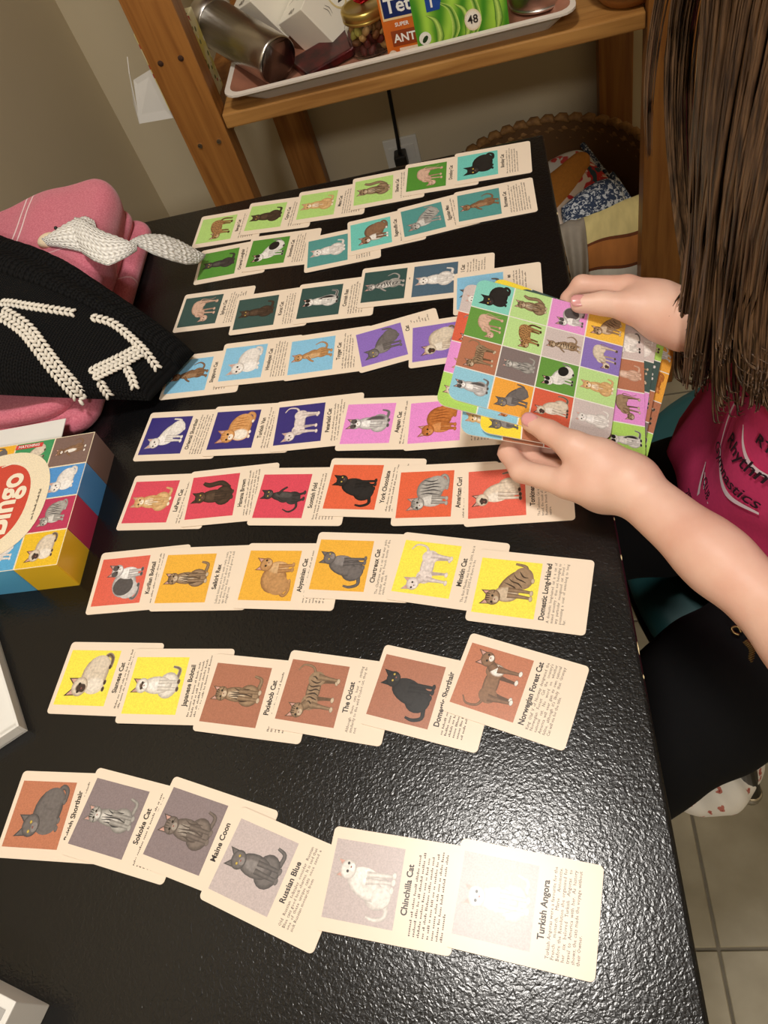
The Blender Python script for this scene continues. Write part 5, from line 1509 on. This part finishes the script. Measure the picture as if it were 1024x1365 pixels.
# brass zip on the trouser pocket
vs, fs = [], []
zp = [Vector(p) for p in catmull([(.1540, .3020, .5955), (.1570, .2950, .5950), (.1545, .2860, .5925), (.1530, .2760, .5880)], 5)]
for p in zp:
    tube_geo([p + Vector((-.0028, -.0012, 0)), p + Vector((0, 0, .0012)), p + Vector((.0028, .0012, 0))], [.0007, .0009, .0007], 5, vs, fs)
pchild('zip', mesh_of('zip', vs, fs), M['brass'])
vs, fs = tube_geo(catmull([(.1490, .3070, .5990), (.1450, .3090, .6000), (.1440, .3130, .6010), (.1490, .3140, .6010), (.1510, .3090, .5990)], 5), .0013, 6)
pchild('zip_pull', mesh_of('zip_pull', vs, fs, True), M['brass'])

# ---- face
eye_w = mat('eye_white', (236, 232, 226), .2); eye_b = mat('eye_dark', (60, 44, 34), .15); lipm = mat('lips', (196, 110, 104), .4); brow = mat('brow_hair', (74, 52, 38), .7)
for s_ in (-1, 1):
    bm = bmesh.new(); bmesh.ops.create_uvsphere(bm, u_segments=16, v_segments=10, radius=.011); bmesh.ops.translate(bm, verts=bm.verts, vec=(.1520, .465 + s_ * .030, 1.147))
    e_ = pchild('eye', bm_mesh('eye', bm, True), eye_w)
    bm = bmesh.new(); bmesh.ops.create_uvsphere(bm, u_segments=12, v_segments=8, radius=.0058); bmesh.ops.translate(bm, verts=bm.verts, vec=(.1445, .465 + s_ * .030, 1.144))
    obj('iris', bm_mesh('iris', bm, True), eye_b, e_)
    v, f = tube_geo(catmull([(.1460, .465 + s_ * .014, 1.165), (.1400, .465 + s_ * .030, 1.171), (.1500, .465 + s_ * .046, 1.165)], 4), .0025, 6)
    pchild('eyebrow', mesh_of('eyebrow', v, f, True), brow)
v, f = tube_geo(catmull([(.1460, .443, 1.087), (.1310, .457, 1.089), (.1290, .465, 1.088), (.1310, .473, 1.089), (.1460, .487, 1.087)], 4), .0042, 8)
pchild('mouth', mesh_of('mouth', v, f, True), lipm)

# ---- long hair: tapering locks falling from the scalp
m, nt, b = nodes_of('brown_hair')
tc = nt.nodes.new('ShaderNodeTexCoord'); mp = nt.nodes.new('ShaderNodeMapping'); mp.inputs['Scale'].default_value = (1, 1, .05)
nt.links.new(tc.outputs['Object'], mp.inputs['Vector'])
nz = nt.nodes.new('ShaderNodeTexNoise'); nz.inputs['Scale'].default_value = 260; nz.inputs['Detail'].default_value = 4
nt.links.new(mp.outputs['Vector'], nz.inputs['Vector'])
rp = nt.nodes.new('ShaderNodeValToRGB'); rp.color_ramp.elements[0].position = .36; rp.color_ramp.elements[1].position = .70
rp.color_ramp.elements[0].color = (*lin((46, 32, 22)), 1); rp.color_ramp.elements[1].color = (*lin((116, 88, 62)), 1)
nt.links.new(nz.outputs['Fac'], rp.inputs['Fac']); nt.links.new(rp.outputs['Color'], b.inputs['Base Color'])
b.inputs['Roughness'].default_value = .42; b.inputs['Specular IOR Level'].default_value = .4
bp = nt.nodes.new('ShaderNodeBump'); bp.inputs['Strength'].default_value = .5; bp.inputs['Distance'].default_value = .001
nt.links.new(nz.outputs['Fac'], bp.inputs['Height']); nt.links.new(bp.outputs['Normal'], b.inputs['Normal'])
M['hair'] = m
hr = random.Random(21)
vs, fs = [], []
# scalp cap
N1, N2 = 28, 14
for j in range(N2 + 1):
    ph_ = math.pi * .62 * j / N2
    for i in range(N1):
        a_ = 2 * math.pi * i / N1
        k_ = 1.0 if not (abs((a_ - math.pi)) < .75 and ph_ > .95) else .93
        vs.append((HEAD[0] + .012 + .099 * k_ * math.sin(ph_) * math.cos(a_), HEAD[1] + .083 * math.sin(ph_) * math.sin(a_), HEAD[2] + .004 + .106 * math.cos(ph_)))
for j in range(N2):
    for i in range(N1): fs.append((j * N1 + i, (j + 1) * N1 + i, (j + 1) * N1 + (i + 1) % N1, j * N1 + (i + 1) % N1))
hair = pchild('hair', mesh_of('hair_cap', vs, fs, True), M['hair'])
vs, fs = [], []
for k in range(2600):
    a_ = hr.uniform(0, 2 * math.pi)
    da = abs(math.atan2(math.sin(a_ - math.pi), math.cos(a_ - math.pi)))     # angle from straight ahead
    ph0 = hr.uniform(.25, 1.25)
    q_ = 1.06 - .45 * hr.random() ** 2.2
    r0 = (.106 * math.sin(ph0), .088 * math.sin(ph0))
    p0 = np.array((HEAD[0] + .012 + r0[0] * math.cos(a_), HEAD[1] + r0[1] * math.sin(a_), HEAD[2] + .006 + .108 * math.cos(ph0)))
    side = math.copysign(1, math.sin(a_))
    a2 = math.pi - side * hr.uniform(.05, .95) if da < .60 else a_           # some of it falls over the face
    R1 = (.106, .094)
    p1 = np.array((HEAD[0] + .008 + R1[0] * math.cos(a2), HEAD[1] + R1[1] * math.sin(a2), HEAD[2] - .01))
    front = math.cos(a2) < .25
    clump = math.floor(a2 * 7.0 + .3 * math.sin(k * .37)) / 7.0
    hc = random.Random(int(clump * 70) + 5)
    zend = (.800 if front else .78) + hc.uniform(-.03, .05) + hr.uniform(-.02, .02)
    R2 = (.080 * q_, .082 * q_)
    c2 = np.array((.206, .478)) if front else np.array((.385, .46))
    p2 = np.array((c2[0] + R2[0] * math.cos(a2), c2[1] + R2[1] * math.sin(a2), .985))
    am = a2 * .55 + clump * .45
    p3 = np.array((c2[0] + (R2[0] - .004) * math.cos(am), c2[1] + (R2[1] - .006) * math.sin(am), .89)) + np.array([hr.uniform(-.003, .003), hr.uniform(-.003, .003), 0])
    cur = hc.uniform(-1, 1)
    p4 = p3 + np.array((hc.uniform(-.006, .010) + hr.uniform(-.002, .002), hc.uniform(-.012, .008) + hr.uniform(-.002, .002), zend - .89))
    p5 = p4 + np.array((.014 * cur, -.018 * abs(cur) - .004, -.004 + hr.uniform(-.003, .003)))
    P = catmull([p0, p1, p2, p3, p4, p5], 4)
    w = hr.uniform(.0009, .0019)
    n_ = len(P)
    rs_ = [w * (1.0 if i < n_ * .6 else max(.12, 1 - ((i - n_ * .6) / (n_ * .4)) ** 1.5)) for i in range(n_)]
    tube_geo(P, rs_, 4, vs, fs, .6)
# looser locks at the front, each a bundle of fine hairs
for (pth, w, cnt) in (([(.145, .555, 1.13), (.128, .562, 1.0), (.128, .548, .90), (.134, .515, .82), (.138, .498, .778), (.128, .510, .760), (.114, .528, .756)], .0060, 46),
                 ([(.14, .56, 1.13), (.118, .578, 1.02), (.112, .588, .95), (.113, .588, .89)], .007, 16),
                 ([(.14, .55, 1.12), (.125, .560, .98), (.132, .535, .86), (.142, .49, .80), (.152, .465, .79)], .010, 90),
                 ([(.15, .46, 1.12), (.148, .445, .98), (.150, .44, .86), (.158, .43, .80), (.168, .415, .785), (.172, .40, .79)], .009, 90),
                 ([(.16, .45, 1.12), (.158, .430, .98), (.160, .42, .86), (.168, .40, .805), (.176, .38, .79)], .009, 90),
                 ([(.17, .43, 1.12), (.175, .405, .98), (.178, .395, .88), (.184, .385, .82), (.190, .37, .80)], .010, 90)):
    for q in range(cnt):
        o_ = np.array([hr.gauss(0, w * .5) for _ in range(3)]); o_[2] *= .5
        P = catmull([np.array(p) + o_ * (1 - .55 * (k / (len(pth) - 1))) for k, p in enumerate(pth)], 5); n_ = len(P); w1 = hr.uniform(.0007, .0013)
        tube_geo(P, [w1 * (1.0 if i < n_ * .5 else max(.15, 1 - ((i - n_ * .5) / (n_ * .5)) ** 1.5)) for i in range(n_)], 4, vs, fs, .7)
lk = pchild('hair_locks', mesh_of('hair_locks', vs, fs, True), M['hair'])
lk['kind'] = 'stuff'
# ------------------------------------------------------------------ chair under the person
chair = tag(empty('chair', (.305, .505, 0)), 'chair with a round teal vinyl seat and black metal frame', 'chair')
def superell(r, n=2.25, N=64): return [(r * math.copysign(abs(math.cos(2 * math.pi * i / N)) ** (2 / n), math.cos(2 * math.pi * i / N)), 1.11 * r * math.copysign(abs(math.sin(2 * math.pi * i / N)) ** (2 / n), math.sin(2 * math.pi * i / N))) for i in range(N)]
def seat_shell(name, prof, m):
    vs, fs = [], []; N = 64
    for (r, z) in prof: vs += [(x, y, z) for x, y in superell(r)]
    for k in range(len(prof) - 1):
        for i in range(N): fs.append((k * N + i, k * N + (i + 1) % N, (k + 1) * N + (i + 1) % N, (k + 1) * N + i))
    fs.append(tuple(reversed(range(N)))); fs.append(tuple((len(prof) - 1) * N + i for i in range(N)))
    return obj(name, mesh_of(name, vs, fs, True), m, chair)
seat_shell('seat_cushion', [(.212, .412), (.224, .420), (.226, .430), (.220, .442), (.205, .449), (.15, .4525), (.02, .4535)], M['teal'])
seat_shell('seat_rim', [(.205, .392), (.222, .394), (.2265, .402), (.2265, .414), (.214, .4165)], M['black_metal'])
for (x, y) in ((-.135, -.135), (-.135, .135), (.15, -.14), (.15, .14)):
    k = 1.32 if x < 0 else 1.2
    fx, fy = (-.069, -.183) if (x < 0 and y < 0) else (x * k, y * k)
    lg = tube('leg', [(x * .9, y * .95, .400), (x * .95, y * 1.0, .36), (fx, fy, .022)], [.0135, .0135, .0125], M['black_metal'], chair, 14)
    lathe('foot_cap', [(.0, 0), (.0125, 0), (.0150, .004), (.0152, .018), (.0135, .026)], M['chrome'], lg, 18, (fx, fy, 0))
for s_ in (-1, 1):
    tube('back_post', catmull([(.16, s_ * .15, .40), (.215, s_ * .155, .50), (.235, s_ * .155, .70), (.25, s_ * .15, .86)], 5), .0125, M['black_metal'], chair, 14)
bm = bmesh.new(); box_bm(bm, (.222, -.165, .66), (.262, .165, .86), .016, 4)
obj('backrest', bm_mesh('backrest', bm, True), M['teal'], chair)

# floral cloth under the chair
m, nt, b = nodes_of('floral_cotton')
tc = nt.nodes.new('ShaderNodeTexCoord'); vo = nt.nodes.new('ShaderNodeTexVoronoi'); vo.inputs['Scale'].default_value = 52
nzd = nt.nodes.new('ShaderNodeTexNoise'); nzd.inputs['Scale'].default_value = 120; nt.links.new(tc.outputs['Object'], nzd.inputs['Vector'])
va = nt.nodes.new('ShaderNodeVectorMath'); va.operation = 'SCALE'; va.inputs['Scale'].default_value = .014; nt.links.new(nzd.outputs['Color'], va.inputs[0])
vb = nt.nodes.new('ShaderNodeVectorMath'); vb.operation = 'ADD'; nt.links.new(tc.outputs['Object'], vb.inputs[0]); nt.links.new(va.outputs[0], vb.inputs[1])
nt.links.new(vb.outputs[0], vo.inputs['Vector'])
rp = nt.nodes.new('ShaderNodeValToRGB'); rp.color_ramp.interpolation = 'CONSTANT'
rp.color_ramp.elements[0].color = (*lin((150, 56, 48)), 1); rp.color_ramp.elements[1].position = .26; rp.color_ramp.elements[1].color = (*lin((226, 220, 208)), 1)
e = rp.color_ramp.elements.new(.12); e.color = (*lin((186, 112, 96)), 1)
nt.links.new(vo.outputs['Distance'], rp.inputs['Fac']); nt.links.new(rp.outputs['Color'], b.inputs['Base Color']); b.inputs['Roughness'].default_value = .85
fcl = tag(empty('floral_cloth', (.205, .335, 0)), 'white cloth with small red flowers bunched beside the chair leg', 'cloth')
ff = Field((.08, .24, 0.0), (.32, .46, .16), .004)
ff.chain([(.160, .318, .040), (.190, .325, .050), (.215, .355, .055), (.225, .400, .05)], [.030, .036, .036, .034], .02, .02)
ff.chain([(.150, .330, .034), (.150, .38, .036)], [.030, .030], .02, .02)
V_, F_ = ff.mesh(); V_ = V_ + (.003 * np.sin(V_[:, 0] * 160 + V_[:, 1] * 120))[:, None] * np.array((0, 0, 1.0))
o = obj('cloth_folds', np_mesh('cloth_folds', V_ - np.array((.205, .335, .0)), F_), m, fcl)

# ------------------------------------------------------------------ wicker basket of tea towels
M['wicker'] = mat('wicker', (176, 132, 78), .7, rgb2=(126, 88, 48), vscale=90, bump=.3, bscale=300)
bk = tag(empty('wicker_basket', (.078, 1.445, 0)), 'round brown wicker basket overflowing with tea towels below the shelf', 'basket')
RB = .205
for k in range(16):
    z = .012 + k * .0205
    r_ = RB * (.86 + .14 * min(1, k / 12))
    vs, fs = [], []
    N = 44
    for i in range(N):
        a0 = 2 * math.pi * (i + (k % 2) * .5) / N; a1 = a0 + 2 * math.pi / N * 1.12
        pl = [(r_ * math.cos(a0 + (a1 - a0) * q), r_ * math.sin(a0 + (a1 - a0) * q)) for q in (0, .33, .66, 1)]
        o1 = [.992, 1.03, 1.03, .985]
        tube_geo([(pl[q][0] * o1[q], pl[q][1] * o1[q], z + (-.003, .001, .002, .004)[q]) for q in range(4)], [.004, .0098, .0098, .004], 6, vs, fs, 1.0)
    obj('woven_coil', mesh_of('woven_coil', vs, fs, True), M['wicker'], bk)
lathe('inner_wall', [(0, .002), (RB * .86, .002), (RB * 1.005, .318), (RB * .995, .318), (RB * .85, .008), (0, .008)], mat('wicker_dark', (104, 72, 38), .85), bk, 44)

def cloth_pat(name, base, spots, scale, thr=.5, spots2=None, rough=.9, ntype='noise'):
    m, nt, b = nodes_of(name)
    tc = nt.nodes.new('ShaderNodeTexCoord')
    if ntype == 'noise':
        n = nt.nodes.new('ShaderNodeTexNoise'); n.inputs['Detail'].default_value = 2; n.inputs['Distortion'].default_value = 1.2; fac = n.outputs['Fac']
    else:
        n = nt.nodes.new('ShaderNodeTexVoronoi'); fac = n.outputs['Distance']
    n.inputs['Scale'].default_value = scale
    nt.links.new(tc.outputs['Object'], n.inputs['Vector'])
    rp = nt.nodes.new('ShaderNodeValToRGB'); rp.color_ramp.interpolation = 'LINEAR'
    rp.color_ramp.elements[0].position = thr; rp.color_ramp.elements[1].position = thr + .04
    rp.color_ramp.elements[0].color = (*lin(base), 1); rp.color_ramp.elements[1].color = (*lin(spots), 1)
    if spots2:
        e = rp.color_ramp.elements.new(thr + .12); e.color = (*lin(spots), 1); e = rp.color_ramp.elements.new(thr + .15); e.color = (*lin(spots2), 1)
    nt.links.new(fac, rp.inputs['Fac']); nt.links.new(rp.outputs['Color'], b.inputs['Base Color'])
    b.inputs['Roughness'].default_value = rough
    return m
navy = cloth_pat('navy_speckle', (44, 58, 84), (196, 200, 204), 150, .52)
mustard = mat('mustard_cotton', (188, 122, 44), .9, var=.08, vscale=200)
redflower = cloth_pat('red_floral', (226, 206, 186), (190, 44, 44), 26, .47, (40, 66, 72))
whitered = cloth_pat('white_red', (222, 216, 206), (206, 70, 64), 30, .60)
greyc = mat('grey_linen', (150, 140, 126), .9, var=.05, vscale=100)
def padded(name, loc, rot, size, m, trim, label, second=None):
    t = tag(empty(name, loc, rot), label, 'towel', 'folded kitchen cloths in the basket')
    w, d, h = size
    cloth_slab('pad', [(-w / 2, -d / 2), (w / 2, -d / 2), (w / 2, d / 2), (-w / 2, d / 2)], 0, h, 0, m, t, 22, 22, .003, hash(name) % 7, h * .25)
    if second:
        cloth_slab('top_fold', [(-w * .50, -d * .16), (w * .50, d * .22), (w * .46, d * .52), (-w * .50, d * .52)], h * .55, h * 1.35, 0, second, t, 22, 22, .003, 2.0, h * .2)
    if trim:
        rim_ = [(-w / 2, -d / 2, h * .5), (0, -d * .53, h * .55), (w / 2, -d / 2, h * .5), (w * .52, 0, h * .55), (w / 2, d / 2, h * .5)]
        v, f = tube_geo(catmull(rim_, 8), .006, 8); obj('bound_edge', mesh_of('bound_edge', v, f, True), trim, t)
    return t
# __TOWELS__
padded('oven_mitt', (.1060, 1.485, .270), (math.radians(24), math.radians(-6), math.radians(20)), (.16, .10, .030), whitered, navy, 'white and red oven mitt with navy edge at the back of the basket')
padded('kitchen_cloth', (.1180, 1.395, .285), (math.radians(28), math.radians(-14), math.radians(26)), (.17, .13, .028), redflower, None, 'mustard kitchen cloth folded over a red floral lining', mustard)
padded('oven_mitt', (.1500, 1.312, .315), (math.radians(38), math.radians(-6), math.radians(24)), (.122, .085, .042), navy, navy, 'navy speckled oven mitt with a bound edge')

# tea towel hanging out over the front of the basket
m, nt, b = nodes_of('printed_tea_towel')
uv = nt.nodes.new('ShaderNodeUVMap'); sp = nt.nodes.new('ShaderNodeSeparateXYZ'); nt.links.new(uv.outputs[0], sp.inputs[0])
rp = nt.nodes.new('ShaderNodeValToRGB'); rp.color_ramp.interpolation = 'CONSTANT'
cr = rp.color_ramp; cr.elements[0].color = (*lin((226, 208, 142)), 1); cr.elements[1].position = .325; cr.elements[1].color = (*lin((112, 58, 24)), 1)
for p, c in ((.338, (178, 112, 52)), (.435, (112, 58, 24)), (.448, (222, 216, 200))):
    e = cr.elements.new(p); e.color = (*lin(c), 1)
nt.links.new(sp.outputs['Y'], rp.inputs['Fac'])
nz = nt.nodes.new('ShaderNodeTexNoise'); nz.inputs['Scale'].default_value = 9; nz.inputs['Detail'].default_value = 4; nt.links.new(uv.outputs[0], nz.inputs['Vector'])
mr = nt.nodes.new('ShaderNodeMapRange'); mr.inputs[1].default_value = .3; mr.inputs[2].default_value = .7; mr.inputs[3].default_value = .86; mr.inputs[4].default_value = 1.08
nt.links.new(nz.outputs['Fac'], mr.inputs[0])
vm = nt.nodes.new('ShaderNodeVectorMath'); vm.operation = 'SCALE'; nt.links.new(rp.outputs['Color'], vm.inputs[0]); nt.links.new(mr.outputs[0], vm.inputs['Scale'])
nt.links.new(vm.outputs[0], b.inputs['Base Color']); b.inputs['Roughness'].default_value = .9
towel_mat = m
def hanging(name, rows, m, label, parts_=None, th=.003, group=None):
    """cloth strip: rows of (left point, right point) from top to bottom"""
    A = catmull([r[0] for r in rows], 8); B = catmull([r[1] for r in rows], 8); n = len(A); W = 26
    base = A[-1] * .5 + B[-1] * .5
    t = tag(empty(name, (base[0], base[1], min(A[-1][2], B[-1][2]))), label, 'towel', group)
    off = np.array(t.location)
    vs, fs, uvs = [], [], []
    for side in (0, 1):
        for i in range(n):
            for k in range(W + 1):
                q = k / W; p = A[i] * (1 - q) + B[i] * q
                wob = .007 * math.sin(q * 9 + i * .15) * min(1, i / n * 2)
                p = p + np.array((0, -wob - side * th, 0)) - off
                vs.append(tuple(p)); uvs.append((q, i / (n - 1)))
    n1 = n * (W + 1)
    for i in range(n - 1):
        for k in range(W):
            a_ = i * (W + 1) + k
            fs.append((a_, a_ + W + 1, a_ + W + 2, a_ + 1)); fs.append((n1 + a_, n1 + a_ + 1, n1 + a_ + W + 2, n1 + a_ + W + 1))
    for k in range(W):
        fs.append((k, k + 1, n1 + k + 1, n1 + k)); a_ = (n - 1) * (W + 1) + k; fs.append((a_ + 1, a_, n1 + a_, n1 + a_ + 1))
    for i in range(n - 1):
        a_ = i * (W + 1); fs.append((a_ + W + 1, a_, n1 + a_, n1 + a_ + W + 1)); a_ += W; fs.append((a_, a_ + W + 1, n1 + a_ + W + 1, n1 + a_))
    me = mesh_of('cloth', vs, fs, True)
    ul = me.uv_layers.new(name='UVMap')
    for lp in me.loops: ul.data[lp.index].uv = uvs[lp.vertex_index]
    return t, obj('cloth', me, m, t)
TW = [((.122, 1.335, .300), (.250, 1.345, .300)), ((.118, 1.252, .348), (.262, 1.300, .348)), ((.105, 1.205, .295), (.272, 1.225, .290)), ((.088, 1.188, .19), (.276, 1.205, .18)), ((.084, 1.184, .08), (.278, 1.196, .07)), ((.084, 1.180, .014), (.278, 1.192, .014))]
t, cl = hanging('tea_towel', TW, towel_mat, 'yellow tea towel with a brown patterned border hanging from the basket', group=None)
TW2 = [((.088, 1.300, .315), (.128, 1.300, .318)), ((.086, 1.236, .356), (.130, 1.242, .356)), ((.094, 1.194, .300), (.130, 1.200, .300)), ((.100, 1.180, .240), (.124, 1.184, .236))]
hanging('linen_napkin', TW2, greyc, 'grey linen napkin hanging over the basket beside the yellow towel')
